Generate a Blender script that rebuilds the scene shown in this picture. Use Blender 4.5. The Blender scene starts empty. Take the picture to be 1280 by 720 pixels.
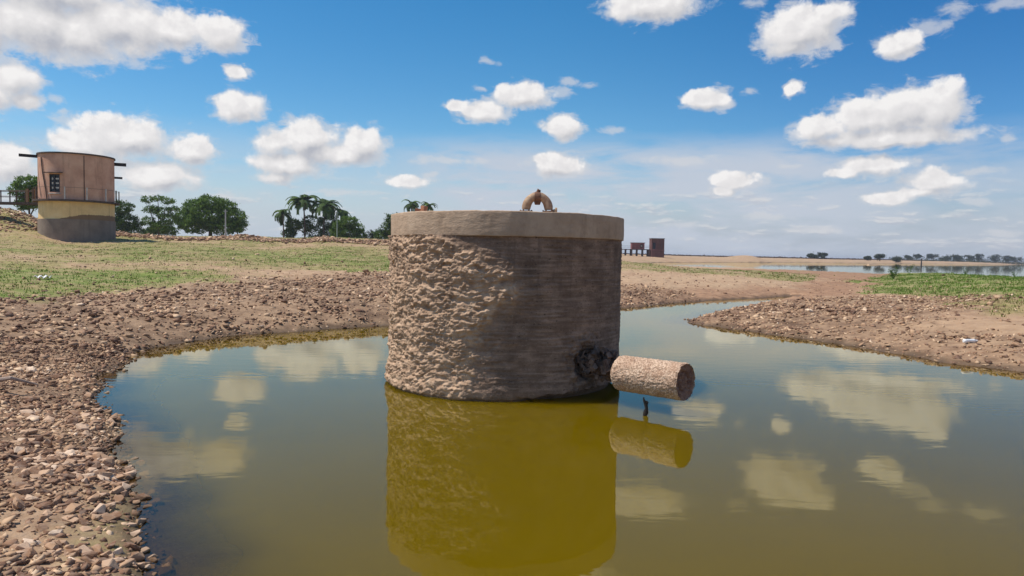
import bpy, bmesh, math, random
import numpy as np
from mathutils import Vector, Matrix
R = math.radians
random.seed(7); rng = np.random.default_rng(11)
scene = bpy.context.scene
C = scene.collection

# ------------------------------------------------------------------ camera
CAM_H = 1.6
cam_d = bpy.data.cameras.new('camera'); cam = bpy.data.objects.new('camera', cam_d); C.objects.link(cam)
cam_d.sensor_width = 36.0; cam_d.lens = 36.0 * 880 / 1280; cam_d.clip_start = 0.05; cam_d.clip_end = 20000
_p = math.atan(42.5 / 880); _r = 0.018
_f = Vector((0, math.cos(_p), -math.sin(_p))); _u = Vector((0, math.sin(_p), math.cos(_p))); _x = Vector((1, 0, 0))
_rt = _x * math.cos(_r) + _u * math.sin(_r); _up = _u * math.cos(_r) - _x * math.sin(_r)
_m = Matrix((_rt, _up, -_f)).transposed().to_4x4(); _m.translation = Vector((0, 0, CAM_H))
cam.matrix_world = _m
scene.camera = cam

# ------------------------------------------------------------------ light
SUN_EL, SUN_ROT = 62.0, -91.0
sun_d = bpy.data.lights.new('sun', 'SUN'); sun = bpy.data.objects.new('sun', sun_d); C.objects.link(sun)
sun_d.energy = 5.0; sun_d.angle = R(0.55); sun_d.color = (1.0, 0.925, 0.82)
sv = Vector((math.sin(R(SUN_ROT)) * math.cos(R(SUN_EL)), math.cos(R(SUN_ROT)) * math.cos(R(SUN_EL)), math.sin(R(SUN_EL))))
sun.rotation_euler = sv.to_track_quat('Z', 'Y').to_euler()
sun.location = (-30, 10, 60)
vs = scene.view_settings
vs.view_transform = 'Standard'; vs.look = 'None'; vs.exposure = 0.0; vs.gamma = 1.0; vs.use_curve_mapping = False

world = bpy.data.worlds.new('World'); scene.world = world; world.use_nodes = True

class NT:
    """small node-tree helper"""
    def __init__(s, nt): s.nt = nt
    def n(s, t, **k):
        a = s.nt.nodes.new(t)
        for kk, v in k.items(): setattr(a, kk, v)
        return a
    def l(s, a, b): s.nt.links.new(a, b)
    def put(s, v, sock):
        if isinstance(v, (int, float)): sock.default_value = v
        elif isinstance(v, (tuple, list)):
            if len(v) == 3 and sock.type == 'RGBA': v = (*v, 1)
            sock.default_value = v
        else: s.l(v, sock)
    def m(s, op, a, b=None, c=None, clamp=False):
        x = s.n('ShaderNodeMath', operation=op); x.use_clamp = clamp
        s.put(a, x.inputs[0])
        if b is not None: s.put(b, x.inputs[1])
        if c is not None: s.put(c, x.inputs[2])
        return x.outputs[0]
    def v(s, op, a, b=None, c=None):
        x = s.n('ShaderNodeVectorMath', operation=op); s.put(a, x.inputs[0])
        if b is not None: s.put(b, x.inputs[1])
        if c is not None: s.put(c, x.inputs[2])
        return x.outputs['Value'] if op in ('LENGTH', 'DOT_PRODUCT', 'DISTANCE') else x.outputs[0]
    def ss(s, v, a, b, lo=0.0, hi=1.0):
        x = s.n('ShaderNodeMapRange', interpolation_type='SMOOTHSTEP'); s.put(v, x.inputs[0])
        for i, q in enumerate((a, b, lo, hi)): s.put(q, x.inputs[i + 1])
        return x.outputs[0]
    def noise(s, vec, scale, detail=4, rough=0.5, dist=0.0, w=None):
        x = s.n('ShaderNodeTexNoise')
        if vec is not None: s.l(vec, x.inputs['Vector'])
        x.inputs['Scale'].default_value = scale; x.inputs['Detail'].default_value = detail
        x.inputs['Roughness'].default_value = rough; x.inputs['Distortion'].default_value = dist
        return x.outputs[0]
    def mix(s, f, a, b, mode='MIX'):
        x = s.n('ShaderNodeMix', data_type='RGBA', blend_type=mode)
        s.put(f, x.inputs[0]); s.put(a, x.inputs[6]); s.put(b, x.inputs[7]); return x.outputs[2]
    def ramp(s, f, *stops):
        x = s.n('ShaderNodeValToRGB'); e = x.color_ramp.elements
        while len(e) < len(stops): e.new(0.5)
        for i, (p, c) in enumerate(stops): e[i].position = p; e[i].color = (*c, 1)
        s.l(f, x.inputs[0]); return x.outputs[0]
    def attr(s, name, fac=True):
        x = s.n('ShaderNodeAttribute'); x.attribute_name = name; return x.outputs['Fac'] if fac else x.outputs['Color']

W = NT(world.node_tree); world.node_tree.nodes.clear()
sky = W.n('ShaderNodeTexSky', sky_type='NISHITA', sun_disc=False)
sky.sun_elevation = R(SUN_EL); sky.sun_rotation = R(SUN_ROT); sky.altitude = 300; sky.air_density = 1.0; sky.dust_density = 0.4; sky.ozone_density = 2.5
tc = W.n('ShaderNodeTexCoord'); dirv = tc.outputs['Generated']
sx = W.n('ShaderNodeSeparateXYZ'); W.l(dirv, sx.inputs[0])
az = W.m('MULTIPLY', W.m('ARCTAN2', sx.outputs[0], sx.outputs[1]), 57.2958)
el = W.m('MULTIPLY', W.m('ARCSINE', sx.outputs[2]), 57.2958)
cb = W.n('ShaderNodeCombineXYZ'); W.l(az, cb.inputs[0]); W.l(el, cb.inputs[1]); ae = cb.outputs[0]
# cumulus: (azimuth, elevation, half width, half height, weight) in degrees
CLOUDS = [
(-34.11, 14.59, 3.35, 2.05, 1.15), (-31.64, 14.03, 2.83, 1.77, 1.1), (-29.0, 15.22, 3.98, 1.82, 1.1), (-25.72, 15.3, 2.91, 1.41, 1), (-22.52, 15.51,
2.11, 1.2, 1), (-28.28, 12.83, 1.41, 0.52, 0.8), (-37.08, 13.79, 2.49, 2.08, 1.1), (-33.2, 16.71, 5.47, 1.63, 1.1), (-35.37, 10.67, 1.64, 1.38, 1.05),
(-36.94, 9.69, 1.87, 1.3, 1.1), (-34.61, 9.52, 1.32, 0.64, 0.9), (-32.92, 9.74, 0.64, 0.49, 0.6), (-28.96, 7.66, 3.19, 1.42, 1.15), (-31.47, 7.1,
1.89, 1.0, 1.05), (-24.44, 7.15, 1.94, 0.95, 1.05), (-26.81, 5.2, 2.8, 1.05, 1.1), (-32.63, 7.31, 1.39, 0.44, 0.8), (-35.62, 5.4, 1.81, 1.27, 1.1),
(-28.58, 5.87, 2.51, 0.57, 0.8), (-21.31, 13.0, 0.96, 0.61, 1), (-24.79, 13.38, 0.54, 0.35, 0.6), (-21.31, 10.51, 1.7, 1.03, 1.15), (-22.09, 10.09,
0.84, 0.6, 1), (-16.22, 8.47, 2.28, 1.5, 1.15), (-18.57, 8.26, 1.64, 1.11, 1), (-17.58, 6.59, 2.49, 1.12, 1.05), (-12.16, 8.15, 1.74, 1.4, 1.1),
(-14.42, 7.54, 2.93, 0.88, 1.1), (-18.57, 5.51, 1.76, 0.56, 0.85), (-8.63, 5.68, 2.42, 0.64, 0.84), (-2.99, 12.91, 0.78, 0.33, 0.5), (-2.25, 14.96,
0.91, 0.33, 0.4), (5.79, 13.43, 1.16, 0.39, 0.6), (-5.34, 7.42, 3.87, 0.45, 0.5), (13.14, 7.57, 3.7, 0.57, 0.6), (-6.6, 6.24, 0.77, 0.39, 0.7),
(-22.26, 4.07, 1.12, 0.36, 0.8), (-2.51, 11.22, 2.08, 0.85, 1.05), (-4.63, 11.52, 1.03, 0.52, 0.9), (0.69, 12.5, 2.34, 0.98, 1.05), (3.57, 12.77,
1.43, 0.58, 0.65), (4.32, 13.61, 1.55, 0.39, 0.55), (3.82, 10.15, 1.3, 0.97, 1.15), (3.69, 7.21, 2.2, 0.91, 1.1), (2.4, 7.58, 1.17, 0.65, 0.9),
(10.65, 19.07, 3.14, 1.28, 1.1), (9.11, 18.74, 2.22, 0.84, 0.95), (21.59, 16.53, 2.59, 1.7, 1.1), (23.46, 17.3, 1.53, 0.96, 1), (21.08, 15.49, 1.98,
0.73, 0.95), (28.2, 15.0, 1.42, 0.92, 1.05), (29.87, 15.77, 1.37, 0.79, 0.75), (31.47, 16.69, 1.18, 0.67, 0.6), (34.16, 16.6, 1.56, 0.54, 0.7),
(18.42, 18.74, 1.47, 0.49, 0.6), (15.3, 12.09, 1.64, 0.82, 1.1), (18.06, 12.43, 0.59, 0.43, 0.75), (21.3, 12.53, 0.68, 0.61, 1), (28.63, 10.51, 2.51,
1.49, 1.15), (30.57, 10.51, 1.83, 1.57, 1.15), (26.12, 10.14, 2.31, 1.29, 1.1), (23.22, 9.63, 1.87, 1.02, 1.05), (27.7, 8.71, 4.85, 0.69, 1.1), (24.6,
8.71, 2.69, 0.53, 0.9), (26.76, 6.74, 2.18, 0.76, 1.1), (24.95, 6.29, 1.5, 0.47, 0.9), (30.68, 5.48, 1.93, 0.84, 1.1), (27.87, 4.45, 1.73, 0.52,
0.95), (29.84, 4.85, 1.96, 0.51, 0.9), (33.3, 6.07, 1.82, 0.33, 0.6), (33.15, 4.21, 1.0, 0.38, 0.7), (17.52, 5.93, 1.66, 0.68, 1.05), (16.42, 5.21,
0.96, 0.44, 0.9), (18.91, 4.46, 1.05, 0.31, 0.65), (34.85, 8.02, 0.61, 0.48, 0.65), (8.1, 9.96, 1.28, 0.45, 0.55), (13.29, 2.6, 1.54, 0.32, 0.6),
(21.1, 6.99, 1.02, 0.3, 0.55), (34.59, 1.95, 1.77, 0.43, 0.55), (22.67, 2.16, 3.33, 0.36, 0.5), (19.81, 3.24, 2.31, 0.37, 0.5), (-13.49, 4.63, 3.08,
0.32, 0.5)]
warp = W.n('ShaderNodeTexNoise'); W.l(ae, warp.inputs['Vector']); warp.inputs['Scale'].default_value = 0.55; warp.inputs['Detail'].default_value = 3
wv = W.v('MULTIPLY', W.v('SUBTRACT', warp.outputs['Color'], (0.5, 0.5, 0.5)), (1.7, 0.9, 0))
aew = W.v('ADD', ae, wv)
acc = None; accu = None; wisp = None
UPV = (-0.45, 0.95, 0.0)                                     # towards the sun, across a cloud's face
aewu = W.v('ADD', aew, UPV)
for (a0, e0, ra, re, wgt) in CLOUDS:
    faint = wgt < 0.82
    q = W.v('MULTIPLY_ADD', aew, (1 / ra, 1 / re, 0), (-a0 / ra, -e0 / re, 0))
    d = W.m('MULTIPLY_ADD', W.v('LENGTH', q), -1.0, 1.0 if faint else wgt)
    if faint:
        wisp = d if wisp is None else W.m('MAXIMUM', wisp, d)
        continue
    acc = d if acc is None else W.m('SMOOTH_MAX', acc, d, 0.25)
    q = W.v('MULTIPLY_ADD', aewu, (1 / ra, 1 / re, 0), (-a0 / ra, -e0 / re, 0))
    d = W.m('MULTIPLY_ADD', W.v('LENGTH', q), -1.0, wgt)
    accu = d if accu is None else W.m('MAXIMUM', accu, d)
# clouds of the sky outside the picture: the same kind of cumulus, everywhere else
zc = W.m('MAXIMUM', sx.outputs[2], 0.06)
cb2 = W.n('ShaderNodeCombineXYZ'); W.l(W.m('DIVIDE', sx.outputs[0], zc), cb2.inputs[0]); W.l(W.m('DIVIDE', sx.outputs[1], zc), cb2.inputs[1])
gn = W.noise(cb2.outputs[0], 1.3, 2, 0.5)
gen = W.ss(gn, 0.50, 0.72, -0.6, 0.9)
outm = W.m('MAXIMUM', W.ss(W.m('ABSOLUTE', az), 38, 46), W.ss(el, 19.5, 25))
gen = W.m('MULTIPLY_ADD', W.m('SUBTRACT', 1.0, outm), -3.0, gen)
acc = W.m('MAXIMUM', acc, gen); accu = W.m('MAXIMUM', accu, W.m('SUBTRACT', gen, 0.15))
def fbm(vec):
    return W.noise(vec, 0.52, 7, 0.56)
f1 = fbm(ae); f2 = fbm(W.v('ADD', ae, (-0.35, 0.55, 0.0)))
dens = W.m('MULTIPLY_ADD', W.m('SUBTRACT', f1, 0.5), 1.75, acc)
fine = W.noise(ae, 2.6, 5, 0.6)
dens = W.m('MULTIPLY_ADD', W.m('SUBTRACT', fine, 0.5), 0.22, dens)
top = W.m('SUBTRACT', acc, accu)                              # large on the sunny upper rim
alpha = W.ss(dens, W.ss(top, 0.0, 0.5, -0.18, -0.08), W.ss(top, 0.0, 0.5, 0.55, 0.28))
lit = W.m('MULTIPLY', W.m('SUBTRACT', f1, f2), 1.3)
lit = W.m('MULTIPLY_ADD', W.ss(top, -0.45, 0.55), 0.75, lit)
thick = W.ss(dens, 0.35, 1.2)
sh = W.m('MULTIPLY_ADD', thick, -0.10, lit)
sh = W.m('ADD', sh, 0.20, clamp=True)
ccol = W.ramp(sh, (0.0, (4.6, 4.75, 5.3)), (0.45, (6.9, 6.8, 6.9)), (0.85, (8.3, 8.1, 8.1)), (1.0, (9.2, 9.0, 8.9)))
# thin veil and streaks low over the lake
st = W.noise(W.v('MULTIPLY', ae, (0.09, 0.42, 0)), 1.0, 6, 0.6, 0.3)
veil = W.m('MULTIPLY', W.ss(st, 0.30, 0.58), W.ss(W.m('MULTIPLY_ADD', st, 3.0, el), 11.6, 9.0))
veil = W.m('MULTIPLY', veil, W.m('MULTIPLY', W.ss(az, -12, -2, 0.3, 1.0), W.ss(az, 20, 34, 0.92, 0.5)))
hor = W.ss(el, 9.0, 0.5, 0.0, 0.97)
sat = W.n('ShaderNodeHueSaturation'); sat.inputs['Hue'].default_value = 0.494; sat.inputs['Saturation'].default_value = 1.40; sat.inputs['Value'].default_value = 1.26
W.l(sky.outputs[0], sat.inputs['Color'])
skyc = W.mix(1.0, sat.outputs[0], W.mix(W.ss(sx.outputs[0], 0.0, 0.6), (1, 1, 1), (0.66, 0.76, 0.90)), 'MULTIPLY')
c1 = W.mix(hor, skyc, W.mix(W.ss(az, -20, 25), (5.0, 5.7, 6.5), (4.2, 4.75, 5.6)))
c1 = W.mix(veil, c1, (5.5, 6.0, 6.9))
rowv = W.v('MULTIPLY', W.v('ADD', ae, W.v('MULTIPLY', W.v('SUBTRACT', warp.outputs['Color'], (0.5, 0.5, 0.5)), (1.5, .5, 0))), (0.30, 1.15, 0))
rown = W.noise(rowv, 1.0, 6, 0.6); rowu = W.noise(W.v('ADD', rowv, (-0.05, 0.22, 0)), 1.0, 4, 0.6)
rowm = W.m('MULTIPLY', W.ss(rown, 0.50, 0.66), W.m('MULTIPLY', W.ss(el, 6.5, 4.0), W.ss(el, 0.2, 1.4)))
c1 = W.mix(W.m('MULTIPLY', rowm, 0.62), c1, W.mix(W.ss(W.m('SUBTRACT', rown, rowu), -0.06, 0.08), (5.0, 5.2, 5.9), (7.2, 7.2, 7.3)))
wn = W.noise(W.v('MULTIPLY', ae, (0.6, 1.1, 0)), 1.0, 6, 0.65, 0.4)
wal = W.m('MULTIPLY', W.ss(W.m('MULTIPLY_ADD', wn, 2.6, W.m('SUBTRACT', wisp, 1.25)), 0.0, 0.9), 0.6)
halo = W.m('MULTIPLY', W.ss(W.m('MULTIPLY_ADD', wn, 2.2, W.m('MULTIPLY_ADD', acc, 1.0, -0.80)), 0.0, 0.6), W.ss(el, 14.0, 3.0, 0.75, 0.4))
wal = W.m('MAXIMUM', wal, halo)
c1 = W.mix(wal, c1, (6.6, 6.7, 7.0))
c2 = W.mix(W.m('MULTIPLY', alpha, W.ss(el, 0.3, 4.0, 0.35, 0.97)), c1, ccol)
bg = W.n('ShaderNodeBackground'); bg.inputs[1].default_value = 0.10
W.l(c2, bg.inputs[0]); wo = W.n('ShaderNodeOutputWorld'); W.l(bg.outputs[0], wo.inputs[0])

# ------------------------------------------------------------------ numpy helpers
def perlin(x, y, z=0.0, seed=0):
    x, y, z = np.broadcast_arrays(np.asarray(x, float), np.asarray(y, float), np.asarray(z, float))
    xi = np.floor(x).astype(np.int64); yi = np.floor(y).astype(np.int64); zi = np.floor(z).astype(np.int64)
    xf = x - xi; yf = y - yi; zf = z - zi
    def g(dx, dy, dz):
        h = (xi + dx) * 374761393 + (yi + dy) * 668265263 + (zi + dz) * 2147483647 + seed * 974634777
        h = (h ^ (h >> 13)) * 1274126177; h = h ^ (h >> 16)
        a = (h & 1023) / 1023.0 * 6.28318; b = ((h >> 10) & 1023) / 511.5 - 1
        c = np.sqrt(np.maximum(0, 1 - b * b))
        return (xf - dx) * np.cos(a) * c + (yf - dy) * np.sin(a) * c + (zf - dz) * b
    u = xf ** 3 * (xf * (xf * 6 - 15) + 10); v = yf ** 3 * (yf * (yf * 6 - 15) + 10); w = zf ** 3 * (zf * (zf * 6 - 15) + 10)
    L = lambda a, b, t: a + (b - a) * t
    return L(L(L(g(0, 0, 0), g(1, 0, 0), u), L(g(0, 1, 0), g(1, 1, 0), u), v),
             L(L(g(0, 0, 1), g(1, 0, 1), u), L(g(0, 1, 1), g(1, 1, 1), u), v), w) * 1.4
def fbm_np(x, y, z=0.0, o=4, seed=0, gain=0.5):
    s = 0; a = 1.0; f = 1.0
    for i in range(o):
        s = s + a * perlin(x * f, y * f, np.asarray(z) * f, seed + i); a *= gain; f *= 2.03
    return s
def sst(x, a, b):
    t = np.clip((x - a) / (b - a), 0, 1); return t * t * (3 - 2 * t)
def mesh_np(name, V, F, mat=None, smooth=False, attrs=None, link=True, parent=None, matidx=None):
    """V (n,3); F (m,k) one array, or list of such arrays"""
    me = bpy.data.meshes.new(name)
    Fs = F if isinstance(F, list) else [F]
    V = np.asarray(V, np.float32)
    me.vertices.add(len(V)); me.vertices.foreach_set('co', V.ravel())
    nl = sum(f.size for f in Fs); nf = sum(len(f) for f in Fs)
    me.loops.add(nl); me.polygons.add(nf)
    me.loops.foreach_set('vertex_index', np.concatenate([f.ravel() for f in Fs]).astype(np.int32))
    starts = []; off = 0
    for f in Fs:
        starts.append(off + np.arange(len(f)) * f.shape[1]); off += f.size
    me.polygons.foreach_set('loop_start', np.concatenate(starts).astype(np.int32))
    me.update(calc_edges=True)
    if smooth: me.polygons.foreach_set('use_smooth', np.ones(nf, bool))
    if attrs:
        for k, a in attrs.items():
            at = me.attributes.new(k, 'FLOAT', 'POINT'); at.data.foreach_set('value', np.asarray(a, np.float32))
    if mat: me.materials.append(mat)
    me.validate()
    if not link: return me
    o = bpy.data.objects.new(name, me); C.objects.link(o)
    if parent: o.parent = parent
    return o
def grid_faces(nr, nc, wrap=False):
    i = np.arange(nr - 1)[:, None]; j = np.arange(nc if wrap else nc - 1)[None, :]
    a = i * nc + j; b = i * nc + (j + 1) % nc; c = (i + 1) * nc + (j + 1) % nc; d = (i + 1) * nc + j
    return np.stack([a, b, c, d], -1).reshape(-1, 4)
def tag(o, label=None, cat=None, group=None, kind=None):
    for k, v in (('label', label), ('category', cat), ('group', group), ('kind', kind)):
        if v: o[k] = v
    return o
def empty(name, loc, label, cat, group=None, rz=0):
    o = bpy.data.objects.new(name, None); C.objects.link(o); o.location = loc; o.rotation_euler = (0, 0, rz); o.empty_display_size = 0.2
    return tag(o, label, cat, group)

class MB:
    """collects simple shapes into one mesh"""
    def __init__(s): s.V = []; s.F = []
    def add(s, V, F):
        o = len(s.V); s.V += [tuple(v) for v in V]; s.F += [tuple(i + o for i in f) for f in F]
    def box(s, c, d, rz=0, rx=0, ry=0, jit=0):
        M = Matrix.Rotation(rz, 3, 'Z') @ Matrix.Rotation(ry, 3, 'Y') @ Matrix.Rotation(rx, 3, 'X')
        V = [Vector(c) + M @ Vector((x * d[0] / 2 + random.uniform(-jit, jit), y * d[1] / 2 + random.uniform(-jit, jit), z * d[2] / 2 + random.uniform(-jit, jit))) for z in (-1, 1) for x, y in ((-1, -1), (1, -1), (1, 1), (-1, 1))]
        s.add(V, [(0, 3, 2, 1), (4, 5, 6, 7), (0, 1, 5, 4), (1, 2, 6, 5), (2, 3, 7, 6), (3, 0, 4, 7)])
    def tube(s, pts, rad, n=10, cap=True):
        pts = [Vector(p) for p in pts]; rad = rad if isinstance(rad, (list, tuple)) else [rad] * len(pts)
        V = []; up = None
        for i, p in enumerate(pts):
            t = (pts[min(i + 1, len(pts) - 1)] - pts[max(i - 1, 0)]).normalized()
            if up is None: up = t.orthogonal().normalized()
            up = (up - t * up.dot(t)).normalized(); b = t.cross(up)
            V += [p + (up * math.cos(a) + b * math.sin(a)) * rad[i] for a in [2 * math.pi * k / n for k in range(n)]]
        F = []
        for i in range(len(pts) - 1):
            for k in range(n): F.append((i * n + k, i * n + (k + 1) % n, (i + 1) * n + (k + 1) % n, (i + 1) * n + k))
        if cap: F.append(tuple(range(n))[::-1]); F.append(tuple((len(pts) - 1) * n + k for k in range(n)))
        s.add(V, F)
    def ring(s, c, r0, r1, z0, z1, n=64, a0=0, a1=2 * math.pi):
        full = abs(a1 - a0 - 2 * math.pi) < 1e-6; k = n if full else n + 1
        V = []
        for i in range(k):
            a = a0 + (a1 - a0) * i / n
            for r, z in ((r0, z0), (r1, z0), (r1, z1), (r0, z1)): V.append((c[0] + r * math.cos(a), c[1] + r * math.sin(a), z))
        F = []
        for i in range(n):
            j = (i + 1) % k
            for q in range(4): F.append((i * 4 + q, j * 4 + q, j * 4 + (q + 1) % 4, i * 4 + (q + 1) % 4))
        if not full: F += [(0, 1, 2, 3), tuple((k - 1) * 4 + q for q in (3, 2, 1, 0))]
        s.add(V, F)
    def build(s, name, mat, parent=None, smooth=False, bevel=0):
        me = bpy.data.meshes.new(name); me.from_pydata(s.V, [], s.F); me.update()
        if bevel or True:
            bm = bmesh.new(); bm.from_mesh(me); bmesh.ops.recalc_face_normals(bm, faces=bm.faces)
            if bevel: bmesh.ops.bevel(bm, geom=list(bm.edges), offset=bevel, segments=2, profile=0.5, affect='EDGES')
            bm.to_mesh(me); bm.free()
        if smooth:
            for p in me.polygons: p.use_smooth = True
            me.set_sharp_from_angle(angle=R(40))
        me.materials.append(mat)
        o = bpy.data.objects.new(name, me); C.objects.link(o)
        if parent: o.parent = parent
        return o

# ------------------------------------------------------------------ materials
def material(name, fn, rough=0.9):
    m = bpy.data.materials.new(name); m.use_nodes = True
    N = NT(m.node_tree); b = m.node_tree.nodes['Principled BSDF']; b.inputs['Roughness'].default_value = rough
    b.inputs['Specular IOR Level'].default_value = 0.25
    fn(N, b); return m
def bump(N, b, h, strength=0.5, dist=0.02):
    x = N.n('ShaderNodeBump'); x.inputs['Strength'].default_value = strength; x.inputs['Distance'].default_value = dist
    N.l(h, x.inputs['Height']); N.l(x.outputs[0], b.inputs['Normal'])
def _z(N, P):
    s = N.n('ShaderNodeSeparateXYZ'); N.l(P, s.inputs[0]); return s.outputs[2]
def obco(N): return N.n('ShaderNodeTexCoord').outputs['Object']
def geopos(N): return N.n('ShaderNodeNewGeometry').outputs['Position']

def simple(name, c1, c2, scale=3.0, rough=0.85, bs=0.3, bd=0.01, detail=5, rnd=0.0, metal=0.0):
    def fn(N, b):
        co = obco(N); f = N.noise(co, scale, detail, 0.6)
        col = N.ramp(f, (0.3, c1), (0.7, c2))
        if rnd:
            oi = N.n('ShaderNodeObjectInfo').outputs['Random']
            hs = N.n('ShaderNodeHueSaturation'); N.l(col, hs.inputs['Color']); N.l(N.m('MULTIPLY_ADD', oi, rnd * 2, 1 - rnd), hs.inputs['Value']); col = hs.outputs[0]
        N.l(col, b.inputs['Base Color']); b.inputs['Metallic'].default_value = metal
        bump(N, b, N.noise(co, scale * 6, 4, 0.6), bs, bd)
    return material(name, fn, rough)

def ground_fn(N, b):
    P = geopos(N)
    gr = N.attr('grass'); wet = N.attr('wet'); red = N.attr('red')
    n1 = N.noise(P, 0.35, 6, 0.6); n2 = N.noise(P, 3.0, 6, 0.65); n3 = N.noise(P, 22.0, 4, 0.6)
    soil = N.ramp(n2, (0.25, (0.19, 0.115, 0.065)), (0.5, (0.37, 0.24, 0.145)), (0.75, (0.52, 0.37, 0.235)))
    soil = N.mix(N.ss(n1, 0.35, 0.65, 0.0, 0.55), soil, (0.42, 0.295, 0.18))
    soil = N.mix(red, soil, N.ramp(n2, (0.3, (0.18, 0.092, 0.05)), (0.7, (0.38, 0.225, 0.13))))
    soil = N.mix(N.ss(n3, 0.45, 0.7, 0.0, 0.35), soil, (0.38, 0.30, 0.235))
    soil = N.mix(N.m('MULTIPLY', N.attr('stony'), N.ss(n1, .4, .6, .45, .85)), soil, N.mix(N.ss(n2, .35, .65), (0.10, 0.058, 0.036), (0.27, 0.175, 0.108)))
    green = N.ramp(n2, (0.3, (0.085, 0.14, 0.02)), (0.7, (0.17, 0.23, 0.04)))
    dry = N.ramp(n2, (0.3, (0.19, 0.155, 0.055)), (0.7, (0.33, 0.27, 0.115)))
    lush = N.attr('lush')
    gcol = N.mix(lush, dry, green)
    gm = N.ss(N.m('ADD', gr, N.m('MULTIPLY_ADD', N.m('MULTIPLY_ADD', N.noise(P, .9, 5, .7), .6, N.m('MULTIPLY', n2, .4)), 1.9, -0.95)), 0.22, 0.85)
    gm = N.m('MULTIPLY', gm, N.ss(N.noise(N.v('MULTIPLY', P, (.7, 1.6, 1)), 1.4, 6, .7), .35, .6, .35, .9))
    col = N.mix(gm, soil, gcol)
    col = N.mix(N.m('MULTIPLY', wet, 0.7), col, (0.07, 0.048, 0.022))
    damp = N.ss(N.m('ADD', _z(N, P), N.m('MULTIPLY', N.m('SUBTRACT', n2, .5), .16)), .13, .0); col = N.mix(N.m('MULTIPLY', damp, .55), col, (.075, .047, .028))
    N.l(col, b.inputs['Base Color'])
    N.l(N.m('MULTIPLY_ADD', wet, -0.35, 0.95), b.inputs['Roughness'])
    bump(N, b, N.m('ADD', N.m('MULTIPLY', n2, 0.6), N.m('MULTIPLY', n3, 0.3)), 0.9, 0.05)
M_ground = material('ground', ground_fn, 0.95)

def stone_fn(N, b):
    P = geopos(N); r = N.attr('rnd')
    c = N.ramp(r, (0.0, (0.10, 0.048, 0.030)), (0.3, (0.27, 0.15, 0.09)), (0.6, (0.48, 0.31, 0.185)), (0.85, (0.64, 0.46, 0.30)), (1.0, (0.76, 0.58, 0.42)))
    n = N.noise(P, 30, 4, 0.6)
    c = N.mix(N.m('MULTIPLY', N.ss(n, 0.4, 0.7), 0.4), c, (0.36, 0.275, 0.21))
    wet = N.m('MULTIPLY', N.ss(_z(N, P), 0.035, 0.0), 0.6)
    c = N.mix(wet, c, (0.06, 0.04, 0.02))
    N.l(c, b.inputs['Base Color']); bump(N, b, n, 0.5, 0.006)
M_stone = material('stone', stone_fn, 0.9)
def stone1_fn(N, b):
    P = geopos(N); r = N.n('ShaderNodeObjectInfo').outputs['Random']
    c = N.ramp(r, (0.0, (0.13, 0.066, 0.040)), (0.3, (0.27, 0.15, 0.085)), (0.6, (0.42, 0.26, 0.155)), (0.85, (0.54, 0.37, 0.25)), (1.0, (0.68, 0.52, 0.38)))
    n = N.noise(P, 25, 5, 0.65)
    c = N.mix(N.m('MULTIPLY', N.ss(n, 0.4, 0.7), 0.45), c, (0.40, 0.31, 0.24))
    wet = N.m('MULTIPLY', N.ss(_z(N, P), 0.035, 0.0), 0.6); c = N.mix(wet, c, (0.06, 0.04, 0.02))
    N.l(c, b.inputs['Base Color']); bump(N, b, n, 0.6, 0.008)
M_stone1 = material('loose_stone', stone1_fn, 0.9)

# water: murky green pond, clear only in the first few centimetres
m = bpy.data.materials.new('water'); m.use_nodes = True; N = NT(m.node_tree); m.node_tree.nodes.clear()
P = geopos(N)
dep = N.attr('depth')
dif = N.n('ShaderNodeSubsurfaceScattering', falloff='BURLEY'); dif.inputs['Scale'].default_value = 0.55; dif.inputs['Radius'].default_value = (1.0, .9, .5)   # turbid water spreads the light
mu = N.noise(P, 0.25, 3, 0.5)
N.l(N.ramp(mu, (0.3, (0.098, 0.066, 0.0006)), (0.7, (0.120, 0.080, 0.0008))), dif.inputs[0])
tr = N.n('ShaderNodeBsdfTransparent'); tr.inputs[0].default_value = (0.62, 0.52, 0.25, 1)
op = N.ss(N.m('ADD', dep, N.m('MULTIPLY', N.m('SUBTRACT', N.noise(P, 3, 3), 0.5), 0.02)), 0.0, 0.17)
mb = N.n('ShaderNodeMixShader'); N.l(op, mb.inputs[0]); N.l(tr.outputs[0], mb.inputs[1]); N.l(dif.outputs[0], mb.inputs[2])
gl = N.n('ShaderNodeBsdfGlossy'); gl.inputs['Roughness'].default_value = 0.015; gl.inputs[0].default_value = (.98, 1.0, .90, 1)
rip = N.noise(N.v('MULTIPLY', P, (1.6, 5.0, 1.0)), 1.0, 3, 0.5, 0.4)
bp = N.n('ShaderNodeBump'); bp.inputs['Strength'].default_value = 0.2; bp.inputs['Distance'].default_value = 0.0045
N.l(rip, bp.inputs['Height']); N.l(bp.outputs[0], gl.inputs['Normal'])
fr = N.n('ShaderNodeFresnel'); fr.inputs[0].default_value = 1.34; N.l(bp.outputs[0], fr.inputs['Normal'])
ms = N.n('ShaderNodeMixShader'); N.l(fr.outputs[0], ms.inputs[0]); N.l(mb.outputs[0], ms.inputs[1]); N.l(gl.outputs[0], ms.inputs[2])
om = N.n('ShaderNodeOutputMaterial'); N.l(ms.outputs[0], om.inputs[0])
M_water = m

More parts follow.
